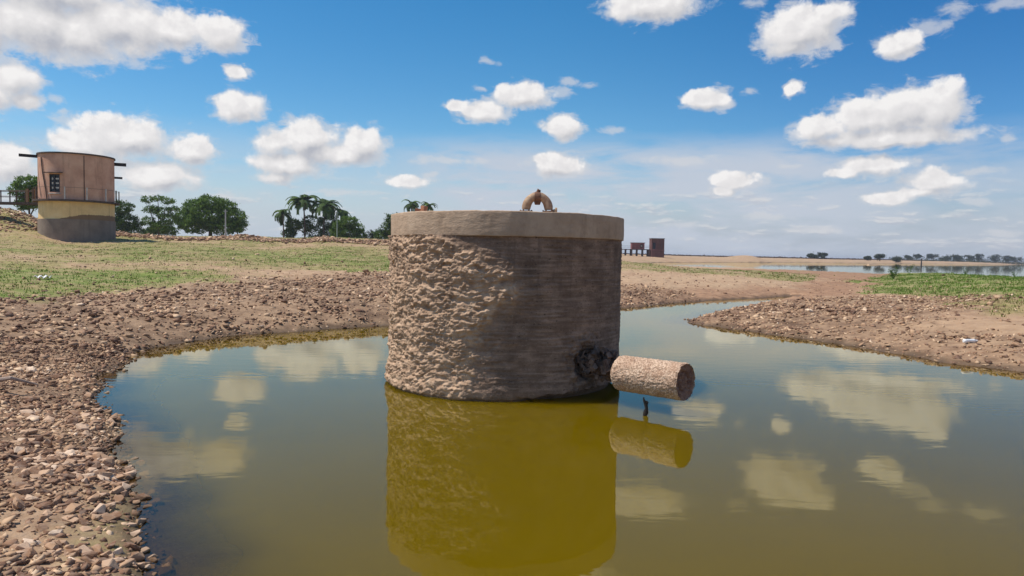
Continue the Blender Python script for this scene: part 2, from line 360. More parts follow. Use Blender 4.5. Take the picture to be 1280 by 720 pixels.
# ------------------------------------------------------------------ terrain
def smooth_poly(pts, n=4):
    pts = np.array(pts, float); out = []
    k = len(pts)
    for i in range(k):
        p0, p1, p2, p3 = pts[i - 1], pts[i], pts[(i + 1) % k], pts[(i + 2) % k]
        for t in np.linspace(0, 1, n, endpoint=False):
            out.append(0.5 * (2 * p1 + (p2 - p0) * t + (2 * p0 - 5 * p1 + 4 * p2 - p3) * t * t + (3 * p1 - p0 - 3 * p2 + p3) * t ** 3))
    return np.array(out)
POND = smooth_poly([(1.0, 1.25), (3, 1.5), (5.6, 2.4), (7.6, 4.2), (8.5, 6.5), (8.3, 8.6), (7.56, 10.3), (6.83, 11.22), (6.69, 12.11), (6.23, 13.46), (5.7, 14.43), (4.88, 15.84),
                    (4.3, 17.1), (5.3, 19.3), (7.6, 22.8), (10.2, 26.6), (12.2, 30.2), (9.0, 27.6), (5.94, 24.81), (3.31, 21.29), (1.3, 18.6), (-0.8, 16.6), (-2.71, 15.38), (-3.87, 14.21), (-5.19, 12.76),
                    (-5.73, 10.9), (-5.35, 9.57), (-4.75, 8.1), (-3.95, 6.7), (-3.16, 5.53), (-2.42, 4.46), (-1.75, 3.36), (-1.25, 2.4), (-0.5, 1.6)])
LAKE = smooth_poly([(29, 162), (27, 140), (27.5, 118), (33, 101), (38.5, 92), (41.5, 86), (42.2, 80.5), (44.5, 79), (47, 73), (46.5, 62), (46, 52), (52, 42), (80, 30), (250, 20), (1500, 60), (1900, 900), (1300, 1300),
                    (800, 980), (516, 711), (300, 500), (176, 366), (124, 322), (71, 242), (57, 216), (40, 192)], 3)
def sdist(poly, x, y):
    """signed distance, positive outside"""
    a = poly; b = np.roll(poly, -1, 0); d2 = np.full(x.shape, 1e18); ins = np.zeros(x.shape, bool)
    for (ax, ay), (bx, by) in zip(a, b):
        ex, ey = bx - ax, by - ay; wx, wy = x - ax, y - ay
        t = np.clip((wx * ex + wy * ey) / (ex * ex + ey * ey + 1e-12), 0, 1)
        d2 = np.minimum(d2, (wx - ex * t) ** 2 + (wy - ey * t) ** 2)
        c = ((ay <= y) & (by > y)) | ((by <= y) & (ay > y))
        with np.errstate(divide='ignore', invalid='ignore'):
            xi = ax + (y - ay) / (by - ay if by != ay else 1e-9) * ex
        ins ^= c & (x < xi)
    d = np.sqrt(d2); return np.where(ins, -d, d)
CP = np.array([
 (-4, 3, .42), (-6, 4.5, .55), (-9, 5, .75), (-9, 10, .6), (-14, 6, .9), (-8, 13.5, .5), (-14, 14, .75), (-5, 19, .6), (-3, 22, .65), (-10, 25, .9), (-20, 25, 1.05), (-20, 36, 1.35), (-10, 36, 1.15), (-2, 30, .75),
 (-30, 47, 1.8), (-26, 44, 1.5), (-26, 51, 2.0), (-22, 49, 1.85), (-24, 55, 2.15), (-16, 54, 2.0), (-8, 54, 1.95), (-18, 49, 1.7), (-10, 50, 1.65), (-3, 50, 1.5), (-33, 60, 2.75), (-23, 60, 2.72), (-16, 60, 2.7), (-10, 60, 2.62), (-4, 62, 2.4), (-23, 66, 2.7), (-10, 66, 2.6),
 (5, 60, 1.5), (12, 62, .9), (10, 42, .62), (5, 32, .5), (12, 36, .5), (18, 50, .48), (24, 62, .28), (16, 80, .24), (30, 84, .14), (36, 78, .12), (25, 110, .10), (18, 100, .12), (10, 120, .45), (26, 150, .12), (20, 165, .5), (33, 218, 2.0), (47, 218, 2.0), (20, 220, 2.2), (47, 214, 1.9),
 (-30, 85, 2.8), (-60, 85, 3.0), (-20, 150, 2.4), (-80, 150, 2.6), (0, 100, 2.0), (-37.8, 53, 4.15), (-44, 52, 4.8), (-55, 50, 5.4), (-45, 60, 5.0), (-34.2, 52.5, 2.7), (-34.5, 47, 2.3), (-38, 46, 2.7), (-46, 44, 3.3), (-60, 40, 4.0), (-40, 35, 2.0), (-28, 28, 1.3),
 (6, 16.5, .34), (7.5, 15.5, .45), (8, 20, .42), (11, 24, .35), (9, 12.5, .6), (12, 17, .62), (14, 11, .8), (20, 14, .9), (18, 26, .62), (24, 36, .62), (15, 33, .10), (20, 41, .12), (27, 54, .12), (36, 70, .10), (41, 79, .05),
 (26, 44, .50), (33, 54, .55), (40, 60, .45), (42, 70, .5), (40, 52, .42), (34, 40, .75), (30, 26, .9), (10, 4, .5), (3, -1, .35), (0, 0.3, .2), (-2, 0, .4), (0, -8, .8), (-12, -5, 1.0), (12, -8, 1.),
 (55, 240, 1.6), (90, 300, 1.5), (130, 380, 2.0), (90, 420, 2.4), (40, 420, 2.6), (200, 460, 2.0), (330, 640, 2.2), (520, 800, 2.4), (700, 1000, 2.5), (-300, 400, 3), (0, 1500, 2.5), (-1500, 1500, 3), (1500, 2500, 3), (2500, 0, 3), (-1500, -500, 2.5), (0, -1500, 2.5), (1500, -1500, 2.5)])
def warpc(x, y):
    r = np.sqrt(x * x + y * y) + 4.0; a = np.arctan2(x, y)
    return np.log(r) * np.cos(a) * 1.0, np.log(r) * np.sin(a) * 1.0, np.log(r)
def _phi(P, Q):
    r2 = ((P[:, None, :] - Q[None, :, :]) ** 2).sum(-1)
    return np.sqrt(r2)          # linear RBF: no overshoot
_cw = np.stack(warpc(CP[:, 0], CP[:, 1]), 1); _cw[:, 2] = np.log(np.hypot(CP[:, 0], CP[:, 1]) + 4) * .6
_A = _phi(_cw, _cw); _n = len(CP)
_A2 = np.zeros((_n + 1, _n + 1)); _A2[:_n, :_n] = _A + np.eye(_n) * 0.004; _A2[_n, :_n] = 1; _A2[:_n, _n] = 1
_w = np.linalg.solve(_A2, np.append(CP[:, 2], 0))
def plateau(x, y):
    a, b, c = warpc(x, y); Q = np.stack([a.ravel(), b.ravel(), c.ravel() * .6], 1)
    out = np.empty(len(Q))
    for i in range(0, len(Q), 40000): out[i:i + 40000] = _phi(Q[i:i + 40000], _cw) @ _w[:_n] + _w[_n]
    return out.reshape(x.shape)
def height(x, y, full=False):
    x = np.asarray(x, float); y = np.asarray(y, float); r = np.hypot(x, y)
    dp = sdist(POND, x, y) + 0.16 * fbm_np(x * 0.9, y * 0.9, 0, 3, 5) + 0.04 * perlin(x * 5, y * 5, 0, 9) + np.minimum(r * .012, .5) * perlin(x * .35, y * .35, 0, 3)
    dl = sdist(LAKE, x, y) + 0.8 * fbm_np(x * .15, y * .15, 0, 3, 8)
    d = np.minimum(dp, dl)
    B = np.clip(plateau(x, y) + 0.05 * fbm_np(x * .3, y * .3, 0, 3, 21) * np.clip(r / 15, 0.3, 2.5), 0.06, 8)
    s = np.where(x < 3.2, 0.19 + .24 * sst(y, 7.5, 12), 0.21)
    # steeper cut at the water's edge
    land = B * (1 - np.exp(-s * np.maximum(d, 0) / B)) + 0.035 * (1 - np.exp(-np.maximum(d, 0) / 0.12))
    rough = 0.022 * fbm_np(x * 2.2, y * 2.2, 0, 4, 31, .6) * sst(d, 0, .8) * np.clip(r / 8, .7, 3)
    z = np.where(d > 0, land + rough, np.maximum(-1.6, 0.22 * d))
    # sandy mound on the far shore
    z = z + 2.4 * np.exp(-(((x - 97) / 9) ** 2 + ((y - 285) / 14) ** 2))
    if full: return z, d, dp, dl, B
    return z
H1 = lambda x, y: float(height(np.array([x]), np.array([y]))[0])

fa = np.concatenate([np.radians(np.arange(-44, 44, 0.2)), np.radians(np.arange(44, 316, 2.0))])
NR = 460
rr = np.exp(np.linspace(math.log(0.8), math.log(6000), NR))
A, RR = np.meshgrid(fa, rr)
X = np.sin(A) * RR; Y = np.cos(A) * RR
Z, Dd, Dp, Dl, Bp = height(X, Y, True)
def stone_density(x, y, dp):
    n = fbm_np(x * .5, y * .5, 0, 3, 77)
    left = np.array([(-14, -3), (-14, 7), (-9.8, 9.5), (-9.5, 13), (-8.5, 17), (-6.5, 22), (-4, 26.5), (4, 29), (7, 27.5), (5, 22), (0, 16), (-3, 12), (-3, 4), (0, 0), (0, -3)])
    dz = sdist(left, x, y)
    a = sst(-dz + n * .9, -1.5, 0.9) * (x < 7)
    right = sst(2.2 - dp + n * 1.2, 0, 1.2) * (x > 3.8) * (y > 2) * (y < 22) * sst(dp, -0.3, 0)
    tip = sst(3.6 - np.hypot((x - 7.0) * .8, (y - 17.2)) + n, 0, 1.5)
    tip = np.maximum(tip, 0.75 * sst(4.5 - np.hypot((x - 10.5) * .8, (y - 21.5)) + n * 1.6, 0, 2.0))
    return np.clip(np.maximum(np.maximum(a, right * .8), tip), 0, 1), n
def green_mask(x, y):
    n = fbm_np(x * .22, y * .22, 0, 4, 44); n2 = fbm_np(x * .9, y * .9, 0, 3, 45)
    g = 0.80 + n * .5 + n2 * .25
    lush = 0.32 + 0.6 * n
    # bright patches on the left
    for (cx, cy, rx, ry, a) in ((-9.6, 13.5, 2.4, 2.2, .8), (-12.5, 19, 3.6, 2.6, .9), (-17, 17, 3, 3, .5), (-6, 34, 9, 4, .6), (-16, 40, 10, 5, .4), (-3.0, 29, 4.5, 3, .6)):
        e = np.exp(-(((x - cx) / rx) ** 2 + ((y - cy) / ry) ** 2)); g = g + a * e * .7; lush = lush + a * e
    # the bare strip between
    g = g - 0.6 * np.exp(-(((x + 6) / 6) ** 2 + ((y - 24) / 3.0) ** 2)) - .35 * np.exp(-(((x + 18) / 7) ** 2 + ((y - 29) / 2.5) ** 2))
    # right: green meadow behind the stony tongue
    rt = sst((x - 4) * .5 + (y - 16) * .45 - 1.7 + n, 0, 2.2) * sst(x - 0.42 * y - 1.4 + n * 1.2, 0, 2.2)
    rp = x > np.where(y > 30, 0.46 * y - 1.5, 0.30 * y + 1.0)
    g = np.where(rp & (y < 90), -0.25 + rt * 1.4 + n2 * .45 + n * .2, g); lush = np.where(rp & (y < 90), rt * sst(y + n * 8, 14, 30) * .95 + .10, lush)
    mid = (x > 1) & (~rp) & (y < 120)
    gm = sst(y, 36, 44) * sst(-y + n * 8, -88, -76)
    g = np.where(mid, -.3 + gm * (1.0 + n * .6), g); lush = np.where(mid, .45, lush)
    g = np.where(y > 90, 0.25 + n * .5, g); lush = np.where(y > 90, .1, lush)
    return g, np.clip(lush, 0, 1)
g, lush = green_mask(X, Y); sd, _ = stone_density(X, Y, Dp)
g = g - sd * 1.1 - (Bp < .2) * 1.0
wetm = sst(-Z, -0.045, -0.005)
chan = sst(.3 - Bp, 0, .15) * (Y < 90) * (Y > 25)
red = np.clip(chan * 1.0 + sst(3.0 - Dp + perlin(X * .4, Y * .4), 0, 2) * ((X > 1) & (Y > 17)) * .9 + .3 * sst(X, 3, 6) * (Y < 20) + 0.25 * sst(fbm_np(X * .12, Y * .12, 0, 3, 12), .1, .5), 0, 1)
V = np.stack([X.ravel(), Y.ravel(), Z.ravel()], 1)
nc = len(fa)
F4 = grid_faces(NR, nc, True)
ctr = len(V); V = np.vstack([V, [[0, 0, H1(0.0, 0.01)]]])
F3 = np.stack([np.full(nc, ctr), (np.arange(nc) + 1) % nc, np.arange(nc)], 1)
ex = lambda a: np.append(a.ravel(), 0)
ground = mesh_np('ground', V, [F4, F3], M_ground, True, {'grass': ex(g), 'lush': ex(lush), 'wet': ex(wetm), 'red': ex(red), 'stony': ex(sd)})
tag(ground, kind='structure')
# water sheet: only where the ground dips under z = 0
fw = F4[(V[F4][:, :, 2].min(1) < 0.01)]
uq, inv = np.unique(fw.ravel(), return_inverse=True)
VW = V[uq].copy(); depw = -VW[:, 2].copy(); VW[:, 2] = 0.0
water = mesh_np('water', VW, inv.reshape(-1, 4), M_water, True, {'depth': depw})
tag(water, kind='structure')

# ------------------------------------------------------------------ stones
def stone_templates(k, npt, seed, flat=0.6):
    rs = random.Random(seed); out = []
    for _ in range(k):
        bm = bmesh.new()
        for _ in range(npt):
            v = Vector((rs.gauss(0, 1), rs.gauss(0, 1), rs.gauss(0, 1))).normalized()
            p = max(abs(v.x), abs(v.y), abs(v.z)); v = v / (p ** .6) * rs.uniform(.75, 1.0)
            bm.verts.new((v.x * rs.uniform(.9, 1.1), v.y * rs.uniform(.6, .8), v.z * flat))
        r = bmesh.ops.convex_hull(bm, input=bm.verts); bmesh.ops.delete(bm, geom=list({e for e in r['geom_interior'] + r['geom_unused'] if isinstance(e, bmesh.types.BMVert)}), context='VERTS')
        bmesh.ops.triangulate(bm, faces=bm.faces)
        bm.verts.ensure_lookup_table(); bm.verts.index_update()
        fz, fy = rs.uniform(.5, 1.05), rs.uniform(.6, 1.1)
        for v in bm.verts: v.co.z *= fz; v.co.y *= fy
        out.append((np.array([v.co[:] for v in bm.verts]), np.array([[v.index for v in f.verts] for f in bm.faces]))); bm.free()
    return out
TS = stone_templates(16, 9, 3, .55)
def rotm(n):
    rz = rng.uniform(0, 2 * np.pi, n); tx = rng.normal(0, .3, n); ty = rng.normal(0, .3, n)
    c, s = np.cos(rz), np.sin(rz); Z0 = np.zeros(n); O = np.ones(n)
    Mz = np.array([[c, -s, Z0], [s, c, Z0], [Z0, Z0, O]]).transpose(2, 0, 1)
    c, s = np.cos(tx), np.sin(tx); Mx = np.array([[O, Z0, Z0], [Z0, c, -s], [Z0, s, c]]).transpose(2, 0, 1)
    c, s = np.cos(ty), np.sin(ty); My = np.array([[c, Z0, s], [Z0, O, Z0], [-s, Z0, c]]).transpose(2, 0, 1)
    return Mz @ Mx @ My
def scatter_mesh(name, x, y, z, size, mat=M_stone):
    n = len(x); t = rng.integers(0, len(TS), n); M = rotm(n); Vs = []; Fs = []; Rn = []; off = 0
    tone = np.clip(rng.beta(1.3, 2.1, n) + .28 * fbm_np(x * .55, y * .55, 0, 3, 131), 0, 1)
    for k, (tv, tf) in enumerate(TS):
        ix = np.where(t == k)[0]
        if not len(ix): continue
        vv = np.einsum('nij,vj->nvi', M[ix], tv) * size[ix][:, None, None] + np.stack([x[ix], y[ix], z[ix]], 1)[:, None, :]
        Vs.append(vv.reshape(-1, 3)); Fs.append((tf[None] + (np.arange(len(ix)) * len(tv))[:, None, None]).reshape(-1, 3) + off); off += len(ix) * len(tv)
        Rn.append(np.repeat(tone[ix], len(tv)))
    o = mesh_np(name, np.vstack(Vs), np.vstack(Fs), mat, False, {'rnd': np.concatenate(Rn)})
    return o
# sample in (angle, log radius): even density on the ground needs rejection by area
def sample(n, a0, a1, r0, r1, pw=1.0):
    a = np.radians(rng.uniform(a0, a1, n)); u = rng.uniform(0, 1, n)
    if pw == 0: r = r0 * (r1 / r0) ** u
    else: r = (r0 ** pw + (r1 ** pw - r0 ** pw) * u) ** (1 / pw)
    return r * np.sin(a), r * np.cos(a)
cand = []
for (n, a0, a1, r0, r1, pw, smin, ssig) in ((120000, -50, -4, 2.2, 12, 1.15, .0195, .42), (52000, -46, 10, 11, 30, 1.1, .036, .48), (46000, 10, 46, 9, 30, 1.0, .033, .45)):
    x, y = sample(n, a0, a1, r0, r1, pw)
    z, d, dp, dl, B = height(x, y, True); den, nz = stone_density(x, y, dp)
    keep = (rng.uniform(0, 1, n) < den * (0.80 + .5 * np.clip(nz, -1, 1) + 1.5 * fbm_np(x * .9, y * .9, 0, 3, 141)).clip(np.where(y > 9, .55, .10 + .03 * np.maximum(y, 0)), 1) ) & (d > -0.14)
    x, y, z = x[keep], y[keep], z[keep]
    s = smin * np.exp(rng.normal(0.1, ssig, len(x))) * (1 + .25 * np.clip(nz[keep], -1, 1)); s = s * (1 + .35 * fbm_np(x * .8, y * .8, 0, 2, 151)); s = np.where(rng.uniform(0, 1, len(s)) < .012, s * 2.2, s); s = np.minimum(s, .033 + .0058 * y)
    cand.append(np.stack([x, y, z, s], 1))
# thin scatter over the grassy ground
x, y = sample(16000, -44, 44, 9, 60, 0.8); z, d, dp, dl, B = height(x, y, True)
k = (d > 0) & (rng.uniform(0, 1, len(x)) < .75); cand.append(np.stack([x[k], y[k], z[k], .024 * np.exp(rng.normal(0, .45, k.sum())) * (1 + y[k] / 50)], 1))
cand = np.vstack(cand)
dist = np.hypot(cand[:, 0], cand[:, 1])
inview = np.abs(np.arctan2(cand[:, 0], cand[:, 1])) < R(35.5)
depth_px = cand[:, 3] / dist * inview * (cand[:, 1] > 3.3)
depth_px = depth_px * ((cand[:, 0] / cand[:, 1] > -.725))
order = np.argsort(-depth_px); big = order[:300]; rest = np.setdiff1d(np.arange(len(cand)), big)
rc = cand[rest]
sel = (rc[:, 0] < 2.5)
for nm, s_, lb in (('rubble', sel, 'reddish brown broken rubble covering the left bank of the pond'), ('rubble', ~sel, 'pale brown broken rubble covering the stony tongue right of the pond')):
    q = rc[s_]; o = scatter_mesh(nm, q[:, 0], q[:, 1], q[:, 2] + q[:, 3] * rng.uniform(-.25, .28, len(q)), q[:, 3]); tag(o, lb, 'rubble', kind='stuff')
# the three hundred that show largest, one object each
def big_template(seed):
    bm = bmesh.new(); rs = random.Random(seed)
    for _ in range(12):
        v = Vector((rs.gauss(0, 1), rs.gauss(0, 1), rs.gauss(0, 1))).normalized(); p = max(abs(v.x), abs(v.y), abs(v.z)); v = v / (p ** .7) * rs.uniform(.8, 1)
        bm.verts.new((v.x * rs.uniform(.85, 1.1), v.y * .66, v.z * .5))
    r = bmesh.ops.convex_hull(bm, input=bm.verts); bmesh.ops.delete(bm, geom=list({e for e in r['geom_interior'] + r['geom_unused'] if isinstance(e, bmesh.types.BMVert)}), context='VERTS')
    bmesh.ops.bevel(bm, geom=list(bm.edges), offset=.05, segments=1, affect='EDGES')
    bmesh.ops.triangulate(bm, faces=bm.faces)
    for v in bm.verts: v.co *= 1 + rs.uniform(-.06, .06)
    me = bpy.data.meshes.new('stone'); bm.to_mesh(me); bm.free(); me.materials.append(M_stone1); return me
BT = [big_template(50 + i) for i in range(14)]
for i, k in enumerate(big):
    x, y, z, s = cand[k]
    o = bpy.data.objects.new('stone', BT[i % 14]); C.objects.link(o); o.location = (x, y, z + s * .06)
    o.rotation_euler = (random.gauss(0, .3), random.gauss(0, .3), random.uniform(0, 6.28)); o.scale = (s * 1.15,) * 3
    if x < 2.5: tag(o, 'angular reddish brown stone lying loose on the near left bank of the pond', 'stone', 'loose stones on the left bank')
    else: tag(o, 'angular pale brown stone lying loose on the stony right bank of the pond', 'stone', 'loose stones on the right bank')
# rubble facing along the embankment crest
n = 5200; x = rng.uniform(-36, 1, n); t = rng.beta(2, 2, n); y = 53.8 + t * 6.5
z = height(x, y); s = .13 * np.exp(rng.normal(0, .35, n))
o = scatter_mesh('riprap', x, y, z + .06, s); tag(o, 'low strip of brown rubble along the embankment crest behind the meadow', 'rubble', kind='stuff')
n = 4200; x = rng.uniform(-52, -33.2, n); y = rng.uniform(47, 58, n); z = height(x, y); s = .13 * np.exp(rng.normal(0, .4, n))
k = (z > 1.9) & (rng.uniform(0, 1, n) < sst(z + rng.normal(0, .3, n), 2.0, 2.7) * .95)
o = scatter_mesh('rubble', x[k], y[k], z[k], s[k]); tag(o, 'pale rubble on the steep bank left of the round tower', 'rubble', kind='stuff')

# ------------------------------------------------------------------ grass
def leaf_mat(name, c1, c2, trans=0.25):
    m = bpy.data.materials.new(name); m.use_nodes = True; N = NT(m.node_tree); b = m.node_tree.nodes['Principled BSDF']
    r = N.attr('rnd'); N.l(N.ramp(r, (0.0, c1), (1.0, c2)), b.inputs['Base Color']); b.inputs['Roughness'].default_value = .7; b.inputs['Specular IOR Level'].default_value = .2
    t = N.n('ShaderNodeBsdfTranslucent'); N.l(N.ramp(r, (0.0, c1), (1.0, c2)), t.inputs[0])
    ms = N.n('ShaderNodeMixShader'); ms.inputs[0].default_value = trans; N.l(b.outputs[0], ms.inputs[1]); N.l(t.outputs[0], ms.inputs[2])
    N.l(ms.outputs[0], m.node_tree.nodes['Material Output'].inputs[0]); return m
M_grassl = leaf_mat('grass_dry', (0.15, 0.13, 0.04), (0.30, 0.26, 0.11))
M_grassg = leaf_mat('grass_green', (0.08, 0.16, 0.018), (0.17, 0.27, 0.04))
def blades(name, x, y, z, h, mat, label):
    n = len(x); k = 3
    x = np.repeat(x, k) + rng.normal(0, .03, n * k) * (1 + np.repeat(y, k) / 25); y = np.repeat(y, k) + rng.normal(0, .03, n * k); z = np.repeat(z, k); h = np.repeat(h, k) * rng.uniform(.6, 1.2, n * k)
    a = rng.uniform(0, 2 * np.pi, n * k); w = h * .22; ln = h * .5
    dx, dy = np.cos(a), np.sin(a); b = rng.uniform(0, 2 * np.pi, n * k)
    V = np.stack([np.stack([x - dx * w, y - dy * w, z - .01], 1), np.stack([x + dx * w, y + dy * w, z - .01], 1), np.stack([x + np.cos(b) * ln, y + np.sin(b) * ln, z + h], 1)], 1).reshape(-1, 3)
    F = np.arange(len(V)).reshape(-1, 3)
    o = mesh_np(name, V, F, mat, False, {'rnd': np.repeat(rng.uniform(0, 1, n * k), 3)}); tag(o, label, 'grass', kind='stuff'); return o
x, y = sample(90000, -42, 44, 9, 75, 0.75); z, d, dp, dl, B = height(x, y, True); g, lush = green_mask(x, y); sd, _ = stone_density(x, y, dp)
g = g - sd * 1.1 - (B < .2)
k = (d > .25) & (rng.uniform(0, 1, len(x)) < sst(g + .55 * fbm_np(x * .8, y * .8, 0, 3, 47), .2, 1.0)); x, y, z, lush = x[k], y[k], z[k], lush[k]
h = .030 * (1 + y / 60) * rng.uniform(.6, 1.5, len(x)); h = h * np.where(x > .3 * y, 1.2, .85)
isg = rng.uniform(0, 1, len(x)) < lush
L_ = x < 0.09 * y
blades('grass', x[isg & L_], y[isg & L_], z[isg & L_], h[isg & L_] * 1.2, M_grassg, 'patches of fresh green grass on the left meadow')
blades('grass', x[~isg & L_], y[~isg & L_], z[~isg & L_], h[~isg & L_], M_grassl, 'sparse dry grass on the left meadow')
blades('grass', x[isg & ~L_], y[isg & ~L_], z[isg & ~L_], h[isg & ~L_] * 1.2, M_grassg, 'short green grass on the land to the right of the pond')
blades('grass', x[~isg & ~L_], y[~isg & ~L_], z[~isg & ~L_], h[~isg & ~L_], M_grassl, 'thin dry grass on the land to the right of the pond')

# ------------------------------------------------------------------ the round masonry tank in the pond
TX, TY, TR, TH = -0.07, 8.98, 1.452, 2.06
RIM0 = 1.795
tank = empty('water_tank', (TX, TY, 0), 'squat round masonry tank with mud plastered wall, standing in the green pond', 'tank')
def wall_fn(N, b):
    co = obco(N); rg = N.attr('rough')
    n1 = N.noise(co, 2.2, 6, .6); n2 = N.noise(co, 9, 5, .65); n3 = N.noise(co, 45, 4, .6)
    mud = N.ramp(n2, (.3, (.28, .175, .11)), (.55, (.48, .325, .215)), (.8, (.64, .465, .32)))
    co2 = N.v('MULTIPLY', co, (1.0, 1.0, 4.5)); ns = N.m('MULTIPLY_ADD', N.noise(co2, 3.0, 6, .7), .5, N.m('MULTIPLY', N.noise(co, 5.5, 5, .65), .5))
    pl_shade = N.ramp(ns, (.36, (.125, .080, .056)), (.5, (.215, .142, .10)), (.62, (.33, .225, .165)))  # smooth plaster, darkened so part of the wall's shade sits in its colour
    pl_shade = N.mix(N.m('MULTIPLY', N.ss(n1, .5, .7), .45), pl_shade, (.075, .055, .043))
    c = N.mix(N.ss(rg, .1, 1.0), pl_shade, mud); c = N.mix(N.m('MULTIPLY', N.ss(n3, .55, .75), .3), c, (.5, .4, .3))  # mud over plaster; contrast of lit and shaded sides is partly painted in
    pit = N.noise(N.v('MULTIPLY', co, (1, 1, 1.8)), 26, 3, .6); c = N.mix(N.m('MULTIPLY', N.ss(pit, .60, .70), N.m('SUBTRACT', .8, rg)), c, (.05, .033, .027))
    dr = N.noise(N.v('MULTIPLY', co, (5, 5, .45)), 1.6, 5, .65); c = N.mix(N.m('MULTIPLY', N.ss(dr, .52, .68), N.ss(_z(N, co), .5, 1.8, .1, .5)), c, (.085, .058, .046))
    hz_ = N.noise(N.v('MULTIPLY', co, (1.2, 1.2, 22)), 1.6, 5, .6); c = N.mix(N.m('MULTIPLY', N.ss(hz_, .54, .70), N.m('SUBTRACT', .55, N.m('MULTIPLY', rg, .35))), c, (.12, .08, .06)); c = N.mix(N.m('MULTIPLY', N.ss(hz_, .46, .36), .3), c, (.42, .31, .235))
    st = N.attr('stain'); c = N.mix(N.m('MULTIPLY', st, N.ss(n2, .35, .65, .15, .75)), c, (.06, .046, .042))
    wt = N.m('MULTIPLY', N.ss(N.m('ADD', _z(N, co), N.m('MULTIPLY', N.m('SUBTRACT', n2, .5), .12)), .10, .0), .6); c = N.mix(wt, c, (.09, .06, .03))
    N.l(c, b.inputs['Base Color']); bump(N, b, N.m('ADD', n3, N.m('MULTIPLY', n2, .8)), .6, .012)
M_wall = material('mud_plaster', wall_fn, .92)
phi = np.concatenate([np.radians(np.arange(-110, 110, .34)), np.radians(np.arange(110, 250, 2.5))]); ZZ = np.linspace(-.35, RIM0 + .005, 250)
PH, ZT = np.meshgrid(phi, ZZ)
# phi = 0 faces the camera (-Y), positive to the right (+X)
pb = np.interp(ZT, [0, .3, .6, .9, 1.15, 1.35, 1.6, 1.8], [-15, -15, -12, -6, 3, 2, -13, -30]) * np.pi / 180  # diagonal edge of the rough mud, partly laid along the shadow line
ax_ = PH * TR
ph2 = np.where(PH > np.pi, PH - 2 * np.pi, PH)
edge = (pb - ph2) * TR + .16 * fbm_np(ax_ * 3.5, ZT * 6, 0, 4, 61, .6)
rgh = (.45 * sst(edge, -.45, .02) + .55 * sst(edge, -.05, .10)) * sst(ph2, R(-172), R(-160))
cx_, cy_ = np.sin(PH) * TR, -np.cos(PH) * TR
wx = fbm_np(cx_ * 2.2, cy_ * 2.2, ZT * 2.2, 2, 81) * .16
sl = ZT + ax_ * .25
rid = 1 - np.abs(fbm_np(ax_ * 3.2 + wx * 6, 0, sl * 7.5 + wx * 10, 4, 62, .62)) * 1.6
lump = fbm_np(cx_ * 11, cy_ * 11, ZT * 14, 3, 63, .6)
big_ = fbm_np(cx_ * 2.4, cy_ * 2.4, ZT * 3.4, 2, 64)
def worley(u, v, seed):
    ui = np.floor(u).astype(np.int64); vi = np.floor(v).astype(np.int64); best = np.full(u.shape, 9.0)
    for i in (-1, 0, 1):
        for j in (-1, 0, 1):
            h = (ui + i) * 374761393 + (vi + j) * 668265263 + seed * 974634777; h = (h ^ (h >> 13)) * 1274126177; h = h ^ (h >> 16)
            best = np.minimum(best, np.hypot(ui + i + (h & 1023) / 1023 - u, vi + j + ((h >> 10) & 1023) / 1023 - v))
    return best
pat = sst(perlin(ax_ * 1.9, 0, ZT * 2.6, 76), -.35, .35)
wu = ax_ + .05 * perlin(ax_ * 8, 0, ZT * 8, 78); wv_ = ZT + .05 * perlin(ax_ * 8, 5, ZT * 8, 79)
stn = np.sqrt(np.clip(1 - (worley(wu * 8.5, wv_ * 13, 7) * 1.25) ** 2, 0, 1)) * sst(perlin(ax_ * 2.5, 3, ZT * 3, 80), -.25, .25)
holes = sst(.30 - worley(wu * 7, wv_ * 9, 17), 0, .16) * sst(perlin(ax_ * 3, 7, ZT * 3, 82), -.1, .2)
fin = 1 - np.abs(fbm_np(ax_ * 10 + wx * 14, 0, (ZT - ax_ * .3) * 24 + wx * 10, 3, 74, .6)) * 1.8
disp = rgh * .68 * (.022 + .026 * np.clip(rid, -.6, 1) * (.6 + .6 * np.clip(lump, -.5, 1)) + .018 * lump + .022 * pat * np.clip(fin, -1, 1) + .024 * big_ + .024 * stn - .032 * holes)
course = np.sin(ZT * 2 * np.pi / .048 + 2.0 * fbm_np(ax_ * 1.2, ZT * 2, 0, 2, 67)) * .5 + .5
disp = disp + rgh * .006 * np.clip(1 - np.abs(perlin(ax_ * 4 + wx * 10, 0, ZT * 42 + wx * 12, 84)) * 3, -1, 1)
disp = disp + (1 - rgh) * (.0065 * course * sst(perlin(ax_ * 2, ZT * 5, 0, 68), -.3, .3) + .008 * fbm_np(ax_ * 2, ZT * 5, 0, 4, 65, .6) + .0022 * perlin(ax_ * 30, ZT * 40, 0, 66))
disp = disp + .035 * sst(-ZT, -.35, -.02) * (0.5 + .5 * rgh) + .012 * sst(ZT, .9, 1.7) * 0
foot = .055 + .035 * perlin(ax_ * 5, 0, 0, 69) + .02 * perlin(ax_ * 17, 0, 0, 70)
foot = np.where(ph2 > R(12), foot + .05 * sst(ph2, R(12), R(45)), foot)
disp = disp - .11 * sst(foot - ZT, 0, .02) * sst(ph2, R(2), R(16)) - .03 * sst(foot * .5 - ZT, 0, .02)
